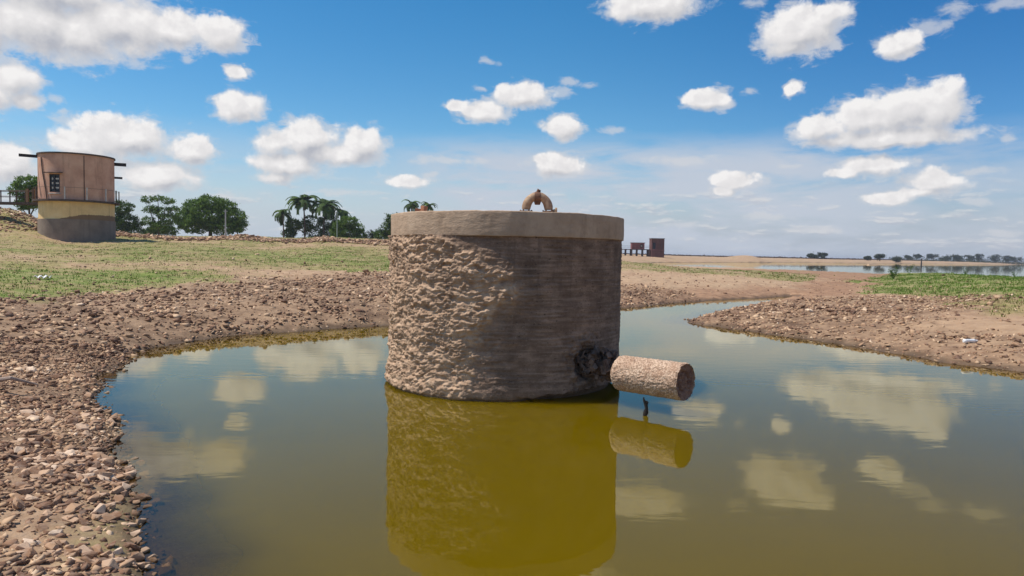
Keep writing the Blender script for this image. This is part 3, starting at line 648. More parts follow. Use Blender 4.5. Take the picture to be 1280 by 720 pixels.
# broken hole where the pipe leaves
PIPE_D = Vector((1.72 - TX, 7.05 - TY, 0)).normalized(); pph = math.atan2(PIPE_D.x, -PIPE_D.y)
hd = np.sqrt(((ph2 - pph + .05) * TR) ** 2 + ((ZT - .40) * 1.0) ** 2) + .06 * fbm_np(ax_ * 6, ZT * 6, 0, 3, 71)
disp = disp - .12 * sst(.19 - hd, 0, .09) * .8 + .015 * sst(.30 - hd, 0, .08) * sst(hd - .2, 0, .05)
disp = disp + .03 * fbm_np(ax_ * 14, ZT * 14, 0, 3, 72) * sst(.40 - hd, 0, .1)
stain = sst(.38 - hd + .18 * fbm_np(ax_ * 3, ZT * 3, 0, 3, 73), 0, .45) * .9
RB = TR - .012 + disp
V = np.stack([np.sin(PH) * RB, -np.cos(PH) * RB, ZT], -1).reshape(-1, 3)
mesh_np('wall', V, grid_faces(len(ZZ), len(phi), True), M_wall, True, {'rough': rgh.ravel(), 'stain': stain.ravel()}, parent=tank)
# rim band
def rim_fn(N, b):
    co = obco(N); n1 = N.noise(co, 2.5, 6, .62); n2 = N.noise(co, 14, 5, .6)
    c = N.ramp(n1, (.3, (.38, .265, .18)), (.55, (.48, .35, .245)), (.8, (.57, .435, .315)))
    c = N.mix(N.m('MULTIPLY', N.ss(n2, .5, .75), .35), c, (.27, .185, .125))
    sk = N.noise(N.v('MULTIPLY', co, (1, 1, .35)), 4.5, 5, .7); c = N.mix(N.m('MULTIPLY', N.ss(sk, .5, .66), .35), c, (.24, .165, .115))
    N.l(c, b.inputs['Base Color']); bump(N, b, N.m('ADD', n2, N.noise(N.v('MULTIPLY', co, (1, 1, 3)), 7, 4, .6)), .7, .012)
M_rim = material('rim_concrete', rim_fn, .9)
prof = [(TR - .09, RIM0 - .004), (TR + .008, RIM0 - .006), (TR + .009, RIM0 + .004), (TR + .010, RIM0 + .06), (TR + .010, RIM0 + .12), (TR + .010, RIM0 + .19), (TR + .009, TH - .012), (TR + .007, TH - .003), (TR - .004, TH), (TR - .20, TH + .003), (TR - .21, TH - .01), (TR - .21, TH - .3)]
ph3 = np.linspace(-np.pi, np.pi, 720, endpoint=False)
pr = np.array(prof); pp, rr_ = np.meshgrid(ph3, pr[:, 0]); _, zz_ = np.meshgrid(ph3, pr[:, 1])
wob = .006 * fbm_np(np.sin(pp) * 3, np.cos(pp) * 3, zz_ * 4, 3, 91) + .003 * fbm_np(np.sin(pp) * 14, np.cos(pp) * 14, zz_ * 10, 3, 93)
rr_ = rr_ + wob; zz_ = zz_ + np.where(zz_ > TH - .03, .007 * fbm_np(np.sin(pp) * 5, np.cos(pp) * 5, 0, 4, 92, .6), .004 * perlin(np.sin(pp) * 9, np.cos(pp) * 9, 0, 94))
mesh_np('rim', np.stack([np.sin(pp) * rr_, -np.cos(pp) * rr_, zz_], -1).reshape(-1, 3), grid_faces(len(prof), 720, True), M_rim, True, parent=tank)
mb = MB(); mb.ring((0, 0), 0.02, TR - .205, TH - .16, TH - .05, 48); mb.build('top_slab', M_rim, tank, True)
# pipe stub wrapped in pebbly mortar
def pipe_fn(N, b):
    co = obco(N); v = N.n('ShaderNodeTexVoronoi'); N.l(N.v('MULTIPLY', co, (1, 1, 1)), v.inputs['Vector']); v.inputs['Scale'].default_value = 60
    n2 = N.noise(co, 60, 3, .55)
    c = N.mix(N.ss(N.noise(co, 9, 4, .6), .35, .65), (.46, .31, .22), (.62, .46, .34))
    c = N.mix(N.m('MULTIPLY', N.ss(v.outputs['Distance'], .42, .62), .6), c, (.22, .13, .08))
    c = N.mix(N.m('MULTIPLY', N.ss(n2, .56, .66), .7), c, (.14, .08, .055))
    N.l(c, b.inputs['Base Color']); bump(N, b, N.m('SUBTRACT', n2, v.outputs['Distance']), .5, .008)
M_pipe = material('pebble_mortar', pipe_fn, .9)
M_core = simple('pipe_end_mortar', (.15, .07, .05), (.40, .24, .17), 14, .95, .8, .02)
M_dark = simple('charred_mortar', (.07, .046, .036), (.30, .20, .15), 9, .95, .9, .03)
P0 = Vector((1.17 - TX, 7.60 - TY, .335)); P1 = Vector((1.765 - TX, 7.03 - TY, .345)); ax = (P1 - P0).normalized(); sd_ = ax.cross(Vector((0, 0, 1))).normalized(); upv = sd_.cross(ax).normalized()
na, ns_ = 220, 150; th = np.linspace(0, 2 * np.pi, na, endpoint=False); tt = np.linspace(0, 1, ns_)
T_, S_ = np.meshgrid(th, tt); L = (P1 - P0).length
rp_ = .192 + .006 * fbm_np(np.cos(T_) * 4, np.sin(T_) * 4, S_ * 10, 3, 101, .6) - .010 * np.clip(fbm_np(np.cos(T_) * 9, np.sin(T_) * 9, S_ * 28, 2, 102), .1, 1)
rp_ = rp_ * (1 - .25 * (1 - sst(S_, 0, .06))) - .006 * (S_ > .985)
Sx = S_ * L + .010 * fbm_np(np.cos(T_) * 5, np.sin(T_) * 5, 0, 3, 103) * (S_ > .9)
V = np.array(P0)[None] + np.outer(Sx.ravel(), np.array(ax)) + np.outer((rp_ * np.cos(T_)).ravel(), np.array(sd_)) + np.outer((rp_ * np.sin(T_)).ravel(), np.array(upv))
pipe = mesh_np('pipe_stub', V, grid_faces(ns_, na, True), M_pipe, True, parent=tank); pipe['label'] = 'pipe stub wrapped in pale pebbly mortar'
nr_ = 26; rads = np.linspace(0.0, .187, nr_); T_, Q_ = np.meshgrid(th, rads)
off_ = L - .012 - .022 * (1 - (Q_ / .187) ** 2) + .016 * fbm_np(np.cos(T_) * Q_ * 40, np.sin(T_) * Q_ * 40, 0, 4, 104, .6) * (Q_ < .175) - .02 * (np.abs(Q_ - .10) < .012)
V = np.array(P0)[None] + np.outer(off_.ravel(), np.array(ax)) + np.outer((Q_ * np.cos(T_)).ravel(), np.array(sd_)) + np.outer((Q_ * np.sin(T_)).ravel(), np.array(upv))
mesh_np('end_face', V, grid_faces(nr_, na, True), M_core, True, parent=pipe)
mb = MB(); mb.tube([Vector((PIPE_D.x * 1.2, PIPE_D.y * 1.2, .39)), P0 + ax * .03], .10, 24); mb.build('inner_pipe', simple('pipe_rust', (.05, .03, .022), (.16, .09, .06), 9, .9, .9, .02), tank, True)
# broken mortar round the hole
rs = random.Random(5); mb = MB()
for i in range(110):
    a = rs.uniform(0, 6.28); q = rs.uniform(.06, .17); t = rs.uniform(1.36, 1.78)
    c = PIPE_D * t + Vector((0, 0, .385)) + sd_ * q * math.cos(a) + Vector((0, 0, 1)) * q * math.sin(a)
    s = rs.uniform(.025, .07); mb.box(c, (s * rs.uniform(.8, 2), s, s * rs.uniform(.5, 1)), rs.uniform(0, 3), rs.uniform(0, 3), rs.uniform(0, 3), s * .25)
for i in range(6):
    a = rs.uniform(0, 6.28); c = PIPE_D * 1.42 + Vector((0, 0, .39)) + sd_ * .17 * math.cos(a) + Vector((0, 0, .17 * math.sin(a)))
    e = c + PIPE_D * rs.uniform(.1, .3) + Vector((rs.uniform(-.12, .12), rs.uniform(-.12, .12), rs.uniform(-.15, .1))); mdl = (c + e) / 2 + Vector((rs.uniform(-.05, .05), rs.uniform(-.05, .05), rs.uniform(0, .08)))
    mb.tube([c, mdl, e], [.012, .009, .004], 6)
cl = mb.build('broken_mortar', M_dark, tank); cl['label'] = 'dark broken mortar and roots round the pipe hole'

# arched pipe bend on the rim
M_rust = simple('rusty_casting', (.22, .115, .065), (.50, .36, .24), 16, .8, .5, .006)
M_rustd = simple('dark_rust', (.06, .035, .025), (.24, .12, .075), 20, .8, .5, .006)
bx, by = 0.27, 7.98
bend = empty('pipe_bend', (bx, by, TH), 'rusty arched pipe bend with flanges standing on the rim of the round tank', 'pipe')
Wd = .112
for sgn in (-1, 1):
    mb = MB(); pts = []
    for i in range(13):
        a = math.pi / 2 * i / 12 * .93; pts.append((sgn * (.015 + Wd * math.cos(a) * 1.0), 0, .045 + .145 * math.sin(a)))
    mb.tube(pts, [.046, .049, .051, .051, .051, .050, .049, .048, .047, .047, .048, .050, .052], 18)
    e = mb.build('elbow', M_rust, bend, True); e['label'] = 'orange rusted left elbow' if sgn < 0 else 'pale grey rusted right elbow'
    mb = MB(); cxx = sgn * (.015 + Wd)
    mb.tube([(cxx, 0, 0.008), (cxx, 0, .030)], .078 if sgn < 0 else .068, 24)
    f = mb.build('flange', M_rustd, bend, True, .003)
    for q in range(6):
        a = q * 1.047; mb = MB(); mb.tube([(cxx + .062 * math.cos(a), .062 * math.sin(a), .028), (cxx + .062 * math.cos(a), .062 * math.sin(a), .040)], .008, 6); mb.build('bolt', M_rustd, f)
mb = MB(); mb.tube([(-.035, 0, .185), (.035, 0, .185)], .058, 20); mb.tube([(0, 0, .15), (0, 0, .245)], .028, 14); mb.tube([(0, 0, .10), (0, 0, .15)], [.03, .045], 14)
mb.build('coupling', M_rustd, bend, True, .003)
mb = MB(); mb.tube([(-.005, 0, .235), (.008, 0, .262), (.034, 0, .252)], [.016, .022, .010], 10); mb.build('plug', M_rustd, bend, True)
mb = MB(); mb.tube([(.165, 0, .028), (.205, -.01, .036)], .020, 12); mb.tube([(.200, -.01, .036), (.222, -.01, .036)], .036, 14); mb.build('side_outlet', M_rust, bend, True, .003)
mb = MB(); mb.box((.11, 0, .016), (.10, .07, .03), .2, jit=.01); mb.box((.15, -.02, .01), (.07, .05, .025), 1.2, jit=.01); mb.build('mortar_lump', M_rust, bend)
# broken bricks on the rim
M_brick = simple('brick_orange', (.34, .14, .08), (.50, .25, .15), 18, .9, .5, .005)
for (px, py, dz, rz, lb) in ((-1.115, 8.28, .0, .3, 'small broken orange brick on the left rim of the tank, the left one'), (-1.045, 8.25, .0, 1.1, 'small upright broken orange brick on the left rim of the tank, the right one')):
    mb = MB(); h_ = .05 if rz < 1 else .085
    mb.box((0, 0, h_ / 2), (.07, .05, h_), 0, 0, .06, .008); o = mb.build('brick', M_brick, None, False, .004); o.location = (px, py, TH - .003); o.rotation_euler.z = rz; tag(o, lb, 'brick')

# dark root sticking out of the water under the pipe
M_root = simple('dark_root', (.012, .01, .008), (.04, .03, .025), 10, .7)
mb = MB(); q0 = Vector((1.36, 7.02, 0))
mb.tube([(0, 0, -.12), (.0, 0, .0), (.010, 0, .03), (.016, 0, .075), (.006, 0, .12), (-.012, 0, .155), (-.018, 0, .185)], [.02, .02, .028, .016, .020, .012, .006], 10)
mb.tube([(.012, 0, .11), (.022, 0, .135), (.014, 0, .15)], [.014, .014, .006], 8)
o = mb.build('snag', M_root, None, True); o.location = q0; tag(o, 'short crooked black snag poking out of the water beneath the pipe stub', 'snag')

# ------------------------------------------------------------------ round gauge tower on the left
gx, gy = -30.85, 50.0; GR = 2.31
gz = 1.75
tower = empty('round_tower', (gx, gy, 0), 'round pink plastered tower with one barred window, on a grey base at the left', 'tower')
def plaster(name, base, lo, hi, streak=.35, stain=False):
    def fn(N, b):
        co = obco(N); n1 = N.noise(co, .9, 6, .6); n2 = N.noise(N.v('MULTIPLY', co, (3.5, 3.5, .35)), 1.0, 6, .65); n3 = N.noise(co, 14, 4, .6)
        c = N.ramp(n1, (.3, lo), (.5, base), (.75, hi)); c = N.mix(N.m('MULTIPLY', N.ss(n2, .5, .72), streak), c, tuple(v * .35 for v in base))
        c = N.mix(N.m('MULTIPLY', N.ss(n3, .5, .7), .2), c, hi)
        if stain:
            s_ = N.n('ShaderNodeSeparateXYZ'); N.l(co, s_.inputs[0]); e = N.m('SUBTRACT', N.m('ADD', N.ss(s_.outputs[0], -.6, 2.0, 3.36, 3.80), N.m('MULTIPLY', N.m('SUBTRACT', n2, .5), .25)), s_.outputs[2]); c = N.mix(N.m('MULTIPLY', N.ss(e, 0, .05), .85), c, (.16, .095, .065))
        N.l(c, b.inputs['Base Color']); bump(N, b, n3, .4, .02)
    return material(name, fn, .92)
M_pink = plaster('pink_plaster', (.60, .34, .24), (.44, .235, .165), (.72, .45, .32), .35)
M_cream = plaster('cream_plaster', (.80, .56, .27), (.68, .46, .23), (.86, .66, .38), .35, True)
M_grey = plaster('grey_plaster', (.25, .195, .155), (.18, .14, .115), (.31, .25, .20), .3)
M_darkc = simple('dark_concrete', (.07, .05, .045), (.15, .11, .09), 4, .9)
M_white = simple('white_paint', (.45, .40, .36), (.65, .60, .55), 5, .8)
M_iron = simple('dark_iron', (.02, .018, .02), (.05, .04, .045), 6, .6)
M_glass = simple('dark_pane', (.012, .015, .022), (.03, .035, .05), 2, .15, .05)
Zp, Zs, Zt = 3.42, 4.62, 7.82
def cyl(name, r, z0, z1, mat, n=96, inner=.22, seams=0):
    mb = MB(); mb.ring((0, 0), r - inner, r, z0, z1, n); return mb.build(name, mat, tower, True)
# the wall faces its window; window azimuth on the drum:
view = Vector((-gx, -gy, 0)).normalized(); right_ = Vector((-view.y, view.x, 0))   # right as seen by the camera
wa = -0.60                                                                            # radians left of the line to the camera
def onwall(a, r, z):
    d = view * math.cos(a) + right_ * math.sin(a); return Vector((d.x * r, d.y * r, z)), math.atan2(d.y, d.x)
cyl('base', GR + .05, gz - 1.2, Zp, M_grey)
cyl('lower_wall', GR, Zp - .002, Zs, M_cream)
# upper wall with a real window opening: ring segments round the opening
hw = .36 / GR; ang0 = onwall(wa, 1, 0)[1]; wz0, wz1 = 5.22, 6.42
mb = MB()
mb.ring((0, 0), GR - .24, GR, Zs + .12, wz0, 120); mb.ring((0, 0), GR - .24, GR, wz1, Zt, 120); mb.ring((0, 0), GR - .24, GR, wz0, wz1, 110, ang0 + hw, ang0 + 2 * math.pi - hw)
mb.build('upper_wall', M_pink, tower, True)
cyl('roof_slab', GR + .07, Zt, Zt + .10, M_darkc, inner=GR + .05)
mb = MB(); mb.ring((0, 0), GR - .3, GR + .34, Zs, Zs + .12, 96); mb.build('walkway', M_darkc, tower, True)
# vertical seams and a drain pipe, like in the photo
for a in (.18,):
    c, rz = onwall(a, GR + .012, (Zt + Zs) / 2); mb = MB(); mb.box(c, (.03, .045, Zt - Zs - .15), rz); mb.build('seam', M_darkc, tower)
c, rz = onwall(-1.0, GR + .05, 0); mb = MB(); mb.tube([onwall(-1.06, GR + .05, Zt - .25)[0], onwall(-1.0, GR + .05, 6.6)[0], onwall(-.86, GR + .05, 5.2)[0], onwall(-.84, GR + .05, Zs + .15)[0]], .035, 8); mb.build('drain_pipe', M_darkc, tower, True)
# window
c, rz = onwall(wa, GR - .06, (wz0 + wz1) / 2)
win = MB(); wd, hh = .72, wz1 - wz0
def wbox(mb, u, z, du, dz, out=0.0, th=.05):
    t = Vector((-math.sin(rz), math.cos(rz), 0)); n_ = Vector((math.cos(rz), math.sin(rz), 0)); mb.box(c + t * u + n_ * out + Vector((0, 0, z)), (th, du, dz), rz)
for u in (-wd / 2 + .03, wd / 2 - .03, 0): wbox(win, u, 0, .06, hh - .002)
for z_ in (-hh / 2 + .03, hh / 2 - .03): wbox(win, 0, z_, wd - .002, .058, .004)
wf = win.build('window', M_iron, tower)
for u in (-.17, .17):
    pn = MB(); wbox(pn, u, 0, .27, hh - .12, -.03, .012); pn.build('pane', M_glass, wf)
for z_ in (-.30, 0, .30):
    gb = MB(); wbox(gb, .17, z_, .24, .10, -.012, .012); gb.build('white_sheet', M_white, wf)
    gb = MB(); wbox(gb, -.17, z_, .10, .14, -.012, .012); gb.build('white_sheet', M_white, wf)
c, rz = onwall(wa, GR + .14, wz1 + .10); mb = MB(); mb.box(c, (.34, 1.15, .06), rz, 0, .12); mb.build('window_hood', M_darkc, tower, False, .01)
c, rz = onwall(wa, GR + .04, wz0 - .10); mb = MB(); mb.box(c, (.12, .8, .05), rz); mb.build('window_sill', M_white, tower, False, .01)
# beams
for (a, z_, ln, th_) in ((-1.50, Zt - .12, 1.05, .17), (1.50, Zt - .28, .75, .20), (1.52, Zt - 1.24, .50, .12)):
    mb = MB(); c0, rz = onwall(a, GR - .1 + ln / 2, z_); mb.box(c0, (ln + .2, .03, th_), rz)
    for s in (-1, 1): mb.box(c0 + Vector((0, 0, s * (th_ / 2))), (ln + .2, .12, .025), rz)
    mb.build('beam', M_iron, tower)
# railing
rails = []
for i, a in enumerate((-1.15, -.28, .22, .72, 1.15, 1.5, 2.2, 2.9, -1.55, -2.2, -2.9)):
    c0, rz = onwall(a, GR + .27, Zs + .12 + .42); mb = MB(); mb.box(c0, (.07, .07, .86), rz); mb.build('railing_post', M_white if i in (1, 2, 3) else M_darkc, tower)
mb = MB()
for zr in (.8,): mb.ring((0, 0), GR + .262, GR + .278, Zs + .12 + zr, Zs + .12 + zr + .016, 96)
mb.build('rail', M_darkc, tower)
# footbridge from the bank to the tower
fb = empty('footbridge', (gx - GR - 1.6, gy + .6, Zs - .05), 'short concrete footbridge with cream posts, linking the bank to the round tower', 'footbridge')
mb = MB(); mb.box((-2.0, 0, 0), (7.2, 1.0, .16)); mb.build('deck', M_darkc, fb)
for i, xx in enumerate((1.15, .72, .28, -.5, -1.6, -2.7, -3.8)):
    for yy in (-.45, .45):
        mb = MB(); hq = .95 if i < 3 else .8; mb.box((xx, yy, .08 + hq / 2), (.16 if i < 3 else .06, .12 if i < 3 else .06, hq)); mb.build('post', M_cream if i < 3 else M_darkc, fb)
mb = MB()
for yy in (-.45, .45): mb.tube([(1.4, yy, .9), (-5.4, yy, .86)], .025, 6); mb.tube([(1.4, yy, .5), (-5.4, yy, .46)], .02, 6)
mb.build('rail', M_darkc, fb)
mb = MB(); mb.box((-3.2, 0, -1.2), (.4, .8, 2.3)); mb.build('pier', M_grey, fb)

# ------------------------------------------------------------------ trees
M_bark = simple('bark', (.06, .045, .035), (.16, .125, .10), 6, .95, .8, .05)
M_leafA = leaf_mat('foliage_mid', (.045, .10, .014), (.16, .26, .04), .3)
M_leafB = leaf_mat('foliage_dark', (.03, .07, .014), (.10, .17, .03), .25)
M_leafC = leaf_mat('foliage_far', (.025, .04, .025), (.055, .075, .04), .2)
def tree(loc, h, blobs, leaf, nleaf, mat, label, trunk_r=.25, group=None, cat='tree', name='tree', base=0.0):
    """blobs: (x, y, z, rx, ry, rz) relative to the base"""
    t = empty(name, loc, label, cat, group)
    mb = MB(); fork = Vector((random.uniform(-.02, .02) * h, 0, h * .28 + base)); mb.tube([(0, 0, -.5), (0, 0, h * .1), fork], [trunk_r * 1.25, trunk_r, trunk_r * .8], 8)
    mb.build('trunk', M_bark, t, True)
    mb = MB()
    for (x, y, z, rx, ry, rz) in blobs:
        e = Vector((x, y, z)); md = fork.lerp(e, .5) + Vector((random.uniform(-.05, .05) * h, 0, random.uniform(-.03, .03) * h)); mb.tube([fork, md, e], [trunk_r * .55, trunk_r * .35, trunk_r * .1], 6)
        for _ in range(3):
            e2 = e + Vector((random.uniform(-.7, .7) * rx, random.uniform(-.7, .7) * ry, random.uniform(-.2, .7) * rz)); mb.tube([md, e2], [trunk_r * .18, trunk_r * .05], 5)
    mb.build('branches', M_bark, t)
    vol = np.array([b[3] * b[4] + b[3] * b[5] for b in blobs]); cnt = (nleaf * vol / vol.sum()).astype(int); C0 = []
    for b, n in zip(blobs, cnt):
        nk = max(6, n // 14)
        v = rng.normal(0, 1, (nk, 3)); v /= np.linalg.norm(v, axis=1)[:, None]; r = rng.uniform(.55, 1.0, nk) ** .6
        lum = 1 + .22 * perlin(v[:, 0] * 2 + b[0], v[:, 1] * 2, v[:, 2] * 2 + b[2], 5)
        cen = v * (r * lum)[:, None] * np.array(b[3:6]) + np.array(b[:3])
        per = np.repeat(cen, 14, 0); per = per + rng.normal(0, 1, per.shape) * leaf * 1.1 * np.array([1, 1, .7]); C0.append(per)
    P_ = np.vstack(C0); n = len(P_); a = rng.normal(0, 1, (n, 3)); a /= np.linalg.norm(a, axis=1)[:, None]; b_ = rng.normal(0, 1, (n, 3)); b_[:, 2] *= .6
    b_ -= a * (a * b_).sum(1)[:, None]; b_ /= np.linalg.norm(b_, axis=1)[:, None]; s = leaf * rng.uniform(.5, 1.1, n)[:, None]
    V = np.stack([P_ - a * s, P_ + b_ * s * .5, P_ + a * s, P_ - b_ * s * .5], 1).reshape(-1, 3)
    mesh_np('crown', V, np.arange(len(V)).reshape(-1, 4), mat, False, {'rnd': np.repeat(np.clip(rng.normal(.5, .25, n), 0, 1), 4)}, parent=t)
    return t
def rb(n, w, z0, z1, r0, r1, d=.8, seed=0):
    rs = random.Random(seed); out = []
    for _ in range(n):
        r = rs.uniform(r0, r1); out.append((rs.uniform(-w, w), rs.uniform(-w, w) * d, rs.uniform(z0, z1), r, r, r * .8))
    return out
GZ = lambda x, y: H1(x, y) - .1
def gtree(x, y, top, blobs, leaf, nleaf, mat, label, tr=.25, group=None, name='tree'):
    z = GZ(x, y); h = top - z
    return tree((x, y, z), h, [(a, b, c * h, d, e, f) for a, b, c, d, e, f in blobs], leaf, nleaf, mat, label, tr, group, 'tree', name)
gtree(-63.0, 92, 11.2, [(0, 0, .78, 1.7, 1.7, 1.2), (-1.1, 0, .70, 1.2, 1.3, 1.0), (1.3, .3, .74, 1.5, 1.3, 1.1), (.2, 0, .55, 1.4, 1.4, 1.2), (2.0, 0, .62, 1.1, 1.1, 1.0), (-.9, 0, .5, .9, .9, .9)], .17, 9000, M_leafA,
      'green bushy tree half hidden behind the left edge of the round pink tower', .16)
gtree(-66.6, 120, 9.9, [(0, 0, .78, 2.0, 2.0, 1.2), (-1.4, 0, .6, 1.8, 1.8, 1.3), (1.0, 0, .45, 1.9, 1.8, 1.3), (-.6, 0, .35, 2.2, 2, 1.2), (1.6, .5, .25, 1.6, 1.6, 1.0)], .2, 8000, M_leafB,
      'dark tree standing close against the right side of the round pink tower', .18)
gtree(-61.2, 122, 10.7, [(-1.9, 0, .90, 1.0, 1.0, .6), (-.2, 0, .93, .9, .9, .45), (1.4, .2, .88, 1.2, 1.2, .5), (2.4, 0, .72, .9, .9, .5), (-1.3, 0, .68, 1.3, 1.2, .6), (.6, 0, .62, 1.5, 1.2, .9), (1.9, 0, .48, 1.3, 1.3, 1.0), (-1.9, 0, .42, 1.3, 1.3, .8), (.6, 0, .32, 1.7, 1.6, 1.0)], .19, 5600, M_leafA,
      'loose open crowned tree between the dark tree and the big round tree', .17)
gtree(-64.2, 128, 6.6, [(0, 0, .6, 1.9, 1.5, .9), (1.9, 0, .5, 1.3, 1.2, .8), (-1.8, 0, .45, 1.4, 1.2, .7)], .2, 3500, M_leafB, 'low dark bush under the open crowned tree beside the tower', .1, name='bush')
gtree(-56.6, 132, 11.7, [(0, 0, .80, 3.0, 3, 1.5), (-2.6, 0, .70, 2.6, 2.6, 1.6), (2.6, 0, .72, 2.6, 2.6, 1.5), (4.4, 0, .52, 2.3, 2.4, 1.9), (-4.4, 0, .50, 2.3, 2.4, 1.7), (0, -1, .55, 4.0, 3, 2.2), (-2.2, -1, .35, 3.0, 2.6, 1.5), (2.8, -1, .35, 3.4, 2.6, 1.6), (5.3, 0, .38, 1.5, 1.6, 1.5), (-5.4, 0, .40, 1.3, 1.4, 1.1)], .23, 26000, M_leafA,
      'large broad round crowned tree on the skyline between the tower and the palms', .4)
gtree(-33.9, 146, 9.5, [(0, 0, .72, 1.9, 1.8, 1.2), (-1.7, 0, .6, 1.6, 1.5, 1.1), (1.6, 0, .52, 1.5, 1.4, 1.2), (0, 0, .4, 2.4, 1.8, 1.3), (2.6, 0, .33, 1.2, 1.2, 1.0), (-2.4, 0, .36, 1.5, 1.4, 1.2)], .22, 9000, M_leafA,
      'rounded green tree just right of the palm clump on the embankment skyline', .2)
gtree(-28.5, 142, 6.5, [(0, 0, .7, .8, .8, .6), (.7, 0, .5, .9, .9, .6), (-.7, 0, .4, .9, .9, .6)], .2, 1100, M_leafC, 'small thin grey green tree in the gap left of the masonry tank', .08)
gtree(-23.2, 140, 9.6, [(0, 0, .75, 2.0, 1.8, 1.4), (-1.6, 0, .52, 1.6, 1.5, 1.2), (-2.9, 0, .35, 1.5, 1.4, .9), (1.6, 0, .6, 1.8, 1.6, 1.4), (0, 0, .35, 2.6, 1.8, 1.4)], .22, 9000, M_leafB,
      'dark tree partly hidden behind the left edge of the masonry tank', .2)
for (x, y, top, bl, lb) in ((-46.9, 151, 9.8, [(0, 0, .6, 1.8, 1.5, 1.3), (-1, 0, .35, 1.4, 1.4, 1.1)], 'dense dark bush under the leftmost low palm'), (-43.2, 152, 10.9, [(0, 0, .62, 2.3, 1.5, 1.5), (.5, 0, .35, 2.6, 1.6, 1.4), (-1.6, 0, .5, 1.5, 1.3, 1.4)], 'dark bush filling the space below the two tall palms'),
                        (-39.6, 151, 10.6, [(0, 0, .65, 2.2, 1.4, 1.4), (1.6, 0, .5, 1.4, 1.3, 1.2), (0, 0, .35, 2.0, 1.5, 1.2)], 'dark bush at the foot of the shorter tall palm'), (-37.0, 150, 9.8, [(0, 0, .6, 1.4, 1.3, 1.1), (0, 0, .3, 1.6, 1.4, 1.0)], 'dark bush between the palms and the rounded green tree')):
    gtree(x, y, top, bl, .2, 4200, M_leafB, lb, .1, 'bushes under the palms', 'bush')
M_palm = leaf_mat('palm_leaf', (.03, .065, .014), (.11, .18, .035), .2)
def palm(x, y, top, rad, n, label, lean=0.0, droop=1.0, seed=0, tr=.16):
    z = GZ(x, y); h = top - z - rad * .35; rs = random.Random(seed)
    t = empty('palm_tree', (x, y, z), label, 'palm', 'palms on the skyline')
    mb = MB(); mb.tube([(0, 0, -.5), (lean * .3, 0, h * .5), (lean, 0, h)], [tr * 1.3, tr, tr * .8], 8); mb.build('trunk', M_bark, t, True)
    for i in range(n):
        a = 2 * math.pi * i / n + rs.uniform(-.2, .2); e0 = rs.uniform(-.1, 1.25); L = rad * rs.uniform(.85, 1.15); V = []; F = []
        ns = 9; p = Vector((lean, 0, h)); e = e0
        pts = [p.copy()]
        for k in range(ns):
            p = p + Vector((math.cos(a) * math.cos(e), math.sin(a) * math.cos(e), math.sin(e))) * L / ns; e -= droop * .22; pts.append(p.copy())
        mb = MB(); mb.tube(pts, [.05] * 3 + [.03] * (len(pts) - 3), 4)
        side = Vector((-math.sin(a), math.cos(a), 0))
        for k in range(1, ns * 3 + 1):
            u = k / (ns * 3) * (len(pts) - 1); k0 = min(int(u), len(pts) - 2); q = pts[k0].lerp(pts[k0 + 1], u - k0); d = (pts[k0 + 1] - pts[k0]).normalized()
            w = rad * .27 * math.sin(min(1, .25 + k / (ns * 3)) * math.pi * .86 + .1)
            for s in (-1, 1):
                tip = q + side * s * w + d * w * .7 + Vector((0, 0, -.35 * w)); b = d * rad * .042
                o_ = len(mb.V); mb.V += [tuple(q - b), tuple(q + b), tuple(tip)]; mb.F.append((o_, o_ + 1, o_ + 2))
        me = bpy.data.meshes.new('frond'); me.from_pydata(mb.V, [], mb.F); me.update(); me.materials.append(M_palm)
        at_ = me.attributes.new('rnd', 'FLOAT', 'POINT'); at_.data.foreach_set('value', np.full(len(mb.V), rs.uniform(.1, .9), np.float32))
        o = bpy.data.objects.new('frond', me); C.objects.link(o); o.parent = t
    return t
palm(-44.2, 150, 13.2, 4.3, 26, 'tallest palm, the left of the two tall palms on the embankment skyline', -.3, 1.0, 1)
palm(-40.3, 150, 12.5, 4.0, 24, 'second tall palm, just right of the tallest one on the skyline', .3, 1.0, 2)
palm(-48.4, 149, 10.2, 3.0, 16, 'low palm at the left end of the palm clump', -.2, 1.3, 3, .13)
palm(-36.6, 151, 10.9, 2.9, 13, 'drooping palm at the right end of the palm clump', 0, 1.4, 4)
palm(-24.5, 170, 14.2, 2.9, 15, 'left one of two palm crowns showing over the rim of the masonry tank', 0, 1.1, 5)
palm(-20.6, 170, 13.7, 2.7, 14, 'right one of two palm crowns showing over the rim of the masonry tank', .2, 1.1, 6)
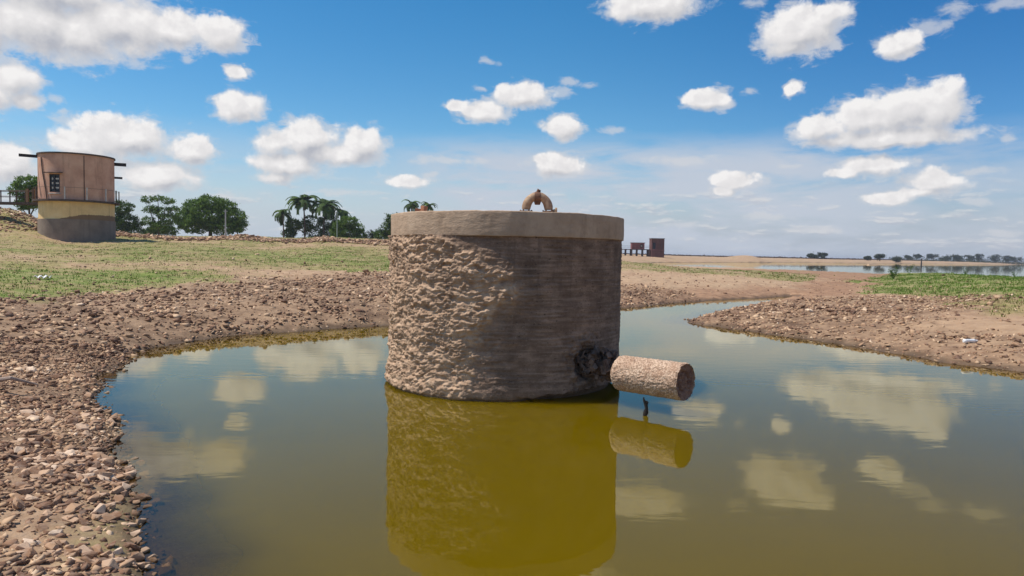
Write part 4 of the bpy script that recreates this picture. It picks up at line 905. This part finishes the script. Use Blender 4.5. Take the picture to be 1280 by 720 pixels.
# far shore trees
FT = [(184.0, 432, 5.5, 2.6, 'small flat topped tree on the far dam, left one of the pair'), (191.0, 434, 6.4, 2.4, 'small tree on the far dam, right one of the pair right of the sand mound'),
      (219.3, 436, 5.2, 1.8, 'tiny bush on the far dam to the left of the lone upright tree'), (228.2, 438, 6.6, 2.3, 'lone upright tree on the middle of the far dam'), (240, 440, 4.7, 2.6, 'low bush on the far dam just right of the lone upright tree'),
      (341.5, 610, 7.5, 3.0, 'leftmost tree of the long tree row on the far shore at the right'), (351, 612, 9.6, 3.6, 'taller dark tree, second in the row on the far shore'), (362.5, 610, 9.9, 4.2, 'broad dark tree, third in the row on the far shore'),
      (376.5, 612, 9.0, 5.0, 'wide flat tree, fourth in the row on the far shore'), (390, 615, 10.2, 5.0, 'wide full tree in the middle of the row on the far shore'), (402, 640, 9.4, 4.6, 'low wide tree right of the middle of the far row'),
      (424, 652, 9.6, 4.6, 'dense low tree of the far row, left of the last tall tree'), (441, 668, 12.2, 4.6, 'last tall tree of the far row'), (459, 672, 11.6, 5.6, 'wide tree of the far row, right of the last tall tree'),
      (485, 690, 11.8, 5.4, 'rounded tree of the far row near the right edge of the picture'), (500, 700, 10.5, 5.0, 'last tree of the far row at the right edge of the picture')]
for i, (x, y, top, w, lb) in enumerate(FT):
    rs = random.Random(i); bl = [(rs.uniform(-.6, .6) * w, rs.uniform(-.4, .4) * w, rs.uniform(.3, .8), w * rs.uniform(.4, .7), w * .5, w * rs.uniform(.22, .34)) for _ in range(6)]
    gtree(x, y, top - (top - GZ(x, y)) * .16, bl, .5, 1500, M_leafC, lb, .25, 'trees on the far shore')
t_ = rng.uniform(0, 1, 5000); x = 300 + t_ * 260; y = 545 + t_ * 195 + rng.uniform(0, 25, 5000); z = height(x, y)
def leaf_cloud(name, P_, leaf, mat, label, cat):
    n = len(P_); a = rng.normal(0, 1, (n, 3)); a /= np.linalg.norm(a, axis=1)[:, None]; b_ = rng.normal(0, 1, (n, 3)); b_ -= a * (a * b_).sum(1)[:, None]; b_ /= np.linalg.norm(b_, axis=1)[:, None]
    s = leaf * rng.uniform(.5, 1.1, n)[:, None]; V = np.stack([P_ - a * s, P_ + b_ * s * .5, P_ + a * s, P_ - b_ * s * .5], 1).reshape(-1, 3)
    o = mesh_np(name, V, np.arange(len(V)).reshape(-1, 4), mat, False, {'rnd': np.repeat(rng.uniform(0, 1, n), 4)}); tag(o, label, cat, kind='stuff'); return o
leaf_cloud('scrub', np.stack([x, y, z + rng.uniform(0, 1, len(x)) ** 1.5 * np.clip(2.6 + 5.5 * perlin(x * .05, y * .05), .8, 5)], 1), .6, M_leafC, 'low dark scrub along the far shore below the row of trees', 'scrub')
# dark dressed dam line across the lake
n = 5200; t_ = rng.uniform(0, 1, n); x = 60 + t_ * 290; y = np.interp(x, [60, 130, 200, 350], [405, 410, 440, 600]) + rng.uniform(-3, 3, n); z = height(x, y)
M_drock = simple('dark_pitching', (.035, .025, .025), (.10, .07, .065), .8, .9)
o = scatter_mesh('riprap', x, y, z + .3, .62 * np.exp(rng.normal(0, .3, n)), M_drock); tag(o, 'dark stone pitching along the crest of the far dam', 'rubble', kind='stuff')

# utility poles
M_pole = simple('pole_concrete', (.36, .35, .33), (.50, .49, .46), 5, .8)
M_poleg = simple('pole_galvanised', (.22, .26, .22), (.32, .37, .32), 5, .7)
for (px, py, top, r_, mt, lb) in ((-25.25, 62, 5.05, .06, M_pole, 'thin pale pole on the embankment in front of the big round tree'), (-16.45, 66, 5.3, .05, M_poleg, 'thin grey green pole on the embankment right of the palms')):
    zz = H1(px, py); t = empty('utility_pole', (px, py, zz), lb, 'pole'); mb = MB(); mb.tube([(0, 0, -.4), (0, 0, top - zz)], [r_ * 1.2, r_ * .85], 10); mb.build('shaft', mt, t, True)
    mb = MB(); mb.box((0, 0, top - zz - .15), (.34, .06, .06)); mb.build('crossarm', mt, t)

# pump station on the far left shore of the lake
M_redb = plaster('red_brown_wall', (.15, .07, .06), (.10, .05, .045), (.20, .10, .09))
M_redl = plaster('faded_red_wall', (.28, .11, .10), (.22, .09, .08), (.36, .18, .17))
pz = 1.2
pt = empty('pump_tower', (44.9, 220, pz), 'dark red brown square pump tower at the end of the jetty beyond the masonry tank', 'tower')
def hollow(mb, w, d, z0, z1, th=.25):
    for sx_ in (-1, 1): mb.box((sx_ * (w / 2 - th / 2), 0, (z0 + z1) / 2), (th, d, z1 - z0))
    for sy_ in (-1, 1): mb.box((0, sy_ * (d / 2 - th / 2), (z0 + z1) / 2), (w - 2 * th - .004, th, z1 - z0 - .004))
mb = MB(); hollow(mb, 3.95, 3.8, 0, 2.35); mb.build('lower_wall', M_redb, pt)
mb = MB(); mb.box((0, 0, 2.43), (4.15, 4.0, .14)); mb.build('floor_band', M_redl, pt)
mb = MB(); mb.box((.62, -1.75, 4.2), (2.7, .25, 3.4)); mb.box((-1.80, -1.75, 4.2), (.34, .25, 3.4)); mb.box((-1.18, -1.748, 5.3), (.9, .25, 1.2)); mb.box((-1.18, -1.748, 2.62), (.9, .25, .24))
mb.box((1.85, .12, 4.2), (.25, 3.48, 3.4)); mb.box((-1.85, .12, 4.2), (.25, 3.48, 3.4)); mb.box((0, 1.75, 4.2), (3.44, .25, 3.4)); mb.build('upper_wall', M_redb, pt)
mb = MB(); mb.box((-1.18, -1.66, 3.72), (.9, .05, 1.94)); mb.build('window', M_glass, pt)
mb = MB(); mb.box((0, 0, 5.98), (4.2, 4.05, .16)); mb.build('roof', M_darkc, pt)
for qx in (.4, 1.2): mb = MB(); mb.box((qx, -1.9, 4.2), (.12, .08, 3.2)); mb.build('pilaster', M_darkc, pt)
jt = empty('jetty', (30, 220, pz), 'narrow jetty on dark piles leading to the pump tower', 'jetty')
mb = MB(); mb.box((-4, 0, 2.50), (33.6, 2.4, .24)); mb.build('deck', M_darkc, jt)
for i in range(19):
    for yy in (-.9, .9): mb = MB(); mb.box((12.2 - i * 1.75, yy, 1.1), (.28 if i % 3 else .5, .25, 2.6)); mb.build('pile', M_darkc, jt)
mb = MB()
for zr in (.5, .95): mb.box((-4, -1.1, 2.62 + zr), (33.6, .05, .05))
mb.build('rail', M_iron, jt)
hs = empty('pump_shed', (38.9, 220, pz + 2.62), 'small faded red shed with a round opening and dark flat roof, standing on the jetty', 'shed')
mb = MB(); mb.box((-1.95, 0, .93), (.12, 2.0, 1.86)); mb.box((1.95, 0, .93), (.12, 2.0, 1.86)); mb.box((0, .95, .93), (3.78, .1, 1.86)); mb.box((-.85, -.95, .93), (2.08, .1, 1.856))
# right front panel with a round hole
rr0 = .42; cxp, czp = 1.05, .98; k = 24; V = []; F = []
for i in range(k):
    a = 2 * math.pi * i / k; c_, s_ = math.cos(a), math.sin(a); mx = max(abs(c_) / .84, abs(s_) / .88)
    for yy in (-1.0, -.9): V += [(cxp + rr0 * c_, yy, czp + rr0 * s_), (cxp + c_ / mx, yy, czp + s_ / mx)]
for i in range(k):
    j = (i + 1) % k; F += [(i * 4, i * 4 + 1, j * 4 + 1, j * 4), (i * 4 + 2, j * 4 + 2, j * 4 + 3, i * 4 + 3), (i * 4, j * 4, j * 4 + 2, i * 4 + 2)]
mb.add(V, F); mb.build('wall', M_redl, hs)
mb = MB(); mb.ring((0, 0), .40, .56, 0, .1, 24); o = mb.build('round_frame', M_darkc, hs); o.rotation_euler.x = math.pi / 2; o.location = (cxp, -1.02, czp)
mb = MB(); mb.ring((0, 0), .01, .24, 0, .05, 20); o = mb.build('pale_disc', M_white, hs); o.rotation_euler.x = math.pi / 2; o.location = (cxp, -1.0, czp)
mb = MB(); mb.box((0, 0, 1.95), (4.3, 2.5, .16)); mb.build('roof', M_darkc, hs)

# stumps in the lake seen at right
M_stump = simple('dark_wood', (.03, .028, .026), (.08, .07, .06), 3, .9)
for (px, py, h_, w_, lb) in ((156, 390, 1.0, 3.2, 'dark rock breaking the lake surface left of the middle'), (128, 250, .9, 2.6, 'dark rock breaking the lake surface near the right meadow')):
    o = bpy.data.objects.new('rock', BT[3]); C.objects.link(o); o.location = (px, py, .1); o.scale = (w_, w_ * .6, h_); tag(o, lb, 'rock')
for (px, py, h_, lb) in ((152, 262, 2.7, 'thin post standing in the lake in front of the far tree row'),):
    mb = MB(); mb.tube([(0, 0, -1.5), (0, 0, h_)], [.28, .2], 8); o = mb.build('post', M_stump); o.location = (px, py, 0); tag(o, lb, 'post')

# weeds at the crest of the right meadow
def weed(x, y, h, n, label):
    z = H1(x, y); t = empty('weed', (x, y, z), label, 'weed', 'weeds on the crest of the right meadow'); mb = MB(); P_ = []
    rs = random.Random(int(x * 100))
    for i in range(n):
        a = rs.uniform(0, 6.28); e = Vector((math.cos(a) * h * rs.uniform(.1, .45), math.sin(a) * h * .3, h * rs.uniform(.55, 1.0))); mb.tube([(0, 0, -.05), e * .5 + Vector((0, 0, h * .08)), e], [.012, .010, .005], 5)
        for k in range(26): u = rs.uniform(.3, 1.05); P_.append(e * u + Vector((rs.gauss(0, .07), rs.gauss(0, .07), rs.gauss(0, .07))) * h)
    mb.build('stem', M_grassg, t)
    o = leaf_cloud('leaves', np.array([p[:] for p in P_]), .055 * h / .8, M_leafB, None, None); del o['kind']; o.parent = t
weed(26.7, 49.3, .95, 10, 'tallest leafy weed at the left end of the right meadow crest')
weed(37.2, 66, 1.0, 5, 'thin upright weed second from the left on the meadow crest'); weed(38.6, 60, .6, 5, 'small weed on the meadow crest right of the thin one'); weed(41.0, 57.5, .5, 5, 'smallest weed near the right end of the meadow crest')

# litter
M_plastic = simple('white_plastic', (.66, .66, .66), (.80, .80, .80), 5, .4, .2)
x0, y0 = 7.82, 11.95; z0 = H1(x0, y0)
t = empty('plastic_bottle', (x0, y0, z0 + .05), 'crushed white plastic bottle lying on the stony right bank', 'bottle', rz=.35)
mb = MB(); mb.tube([(-.15, 0, 0), (-.13, 0, 0), (-.02, 0, .004), (.06, 0, -.004), (.10, 0, 0), (.135, 0, 0), (.15, 0, 0)], [.020, .036, .030, .037, .034, .014, .013], 14); mb.build('body', M_plastic, t, True)
mb = MB(); mb.tube([(.148, 0, 0), (.17, 0, 0)], .016, 12); mb.build('cap', M_plastic, t, True)
x0, y0 = -12.2, 18.3; z0 = H1(x0, y0)
mb = MB(); rs = random.Random(3); nx_ = 9
V = [(i / 8 * .34 - .17, j / 8 * .24 - .12, .03 + .035 * math.sin(i * 1.7 + j) + rs.uniform(0, .03)) for j in range(9) for i in range(9)]; Fq = [(j * 9 + i, j * 9 + i + 1, (j + 1) * 9 + i + 1, (j + 1) * 9 + i) for j in range(8) for i in range(8)]
mb.add(V, Fq); o = mb.build('rag', M_plastic, None, True); o.modifiers.new('thickness', 'SOLIDIFY').thickness = .006; o.location = (x0, y0, z0); tag(o, 'crumpled white plastic rag on the grass left of the pond', 'rag')

# dead pale root on the left bank, twigs
M_wood = simple('dead_wood', (.26, .19, .15), (.42, .33, .27), 14, .9, .6, .006)
t = empty('dead_root', (-5.15, 6.7, H1(-5.15, 6.7) - .03), 'pale dead branching root lying on the stones at the left edge', 'root')
rs = random.Random(9); mb = MB()
mb.tube([(-1.2, .25, .05), (-.8, .02, .10), (-.5, .12, .07), (-.2, -.03, .12), (.1, .10, .09), (.3, .08, .13), (.45, .24, .04)], [.03, .045, .038, .042, .026, .02, .008], 8); mb.build('stem', M_wood, t, True)
for pts in ([(-.3, .06, .10), (-.18, -.25, .08), (-.1, -.55, .03)], [(-.7, .1, .1), (-.5, -.3, .06), (-.42, -.55, .02)], [(-.05, .06, .1), (.15, -.12, .16), (.3, -.2, .1)], [(-.9, .18, .1), (-1.0, -.1, .12), (-.9, -.45, .03)]):
    mb = MB(); mb.tube(pts, [.035, .024, .010], 7); mb.build('branch', M_wood, t, True)

# ------------------------------------------------------------------ thin summer haze
mb = MB(); mb.box((0, 0, 8.5), (12600, 12600, 21.0))
M_haze = bpy.data.materials.new('haze'); M_haze.use_nodes = True; N = NT(M_haze.node_tree); M_haze.node_tree.nodes.clear()
pv = N.n('ShaderNodeVolumePrincipled'); pv.inputs['Color'].default_value = (.82, .88, 1.0, 1); pv.inputs['Density'].default_value = 0.00022; pv.inputs['Anisotropy'].default_value = 0.2
om = N.n('ShaderNodeOutputMaterial'); N.l(pv.outputs[0], om.inputs['Volume'])
hz = mb.build('haze', M_haze); tag(hz, kind='stuff')
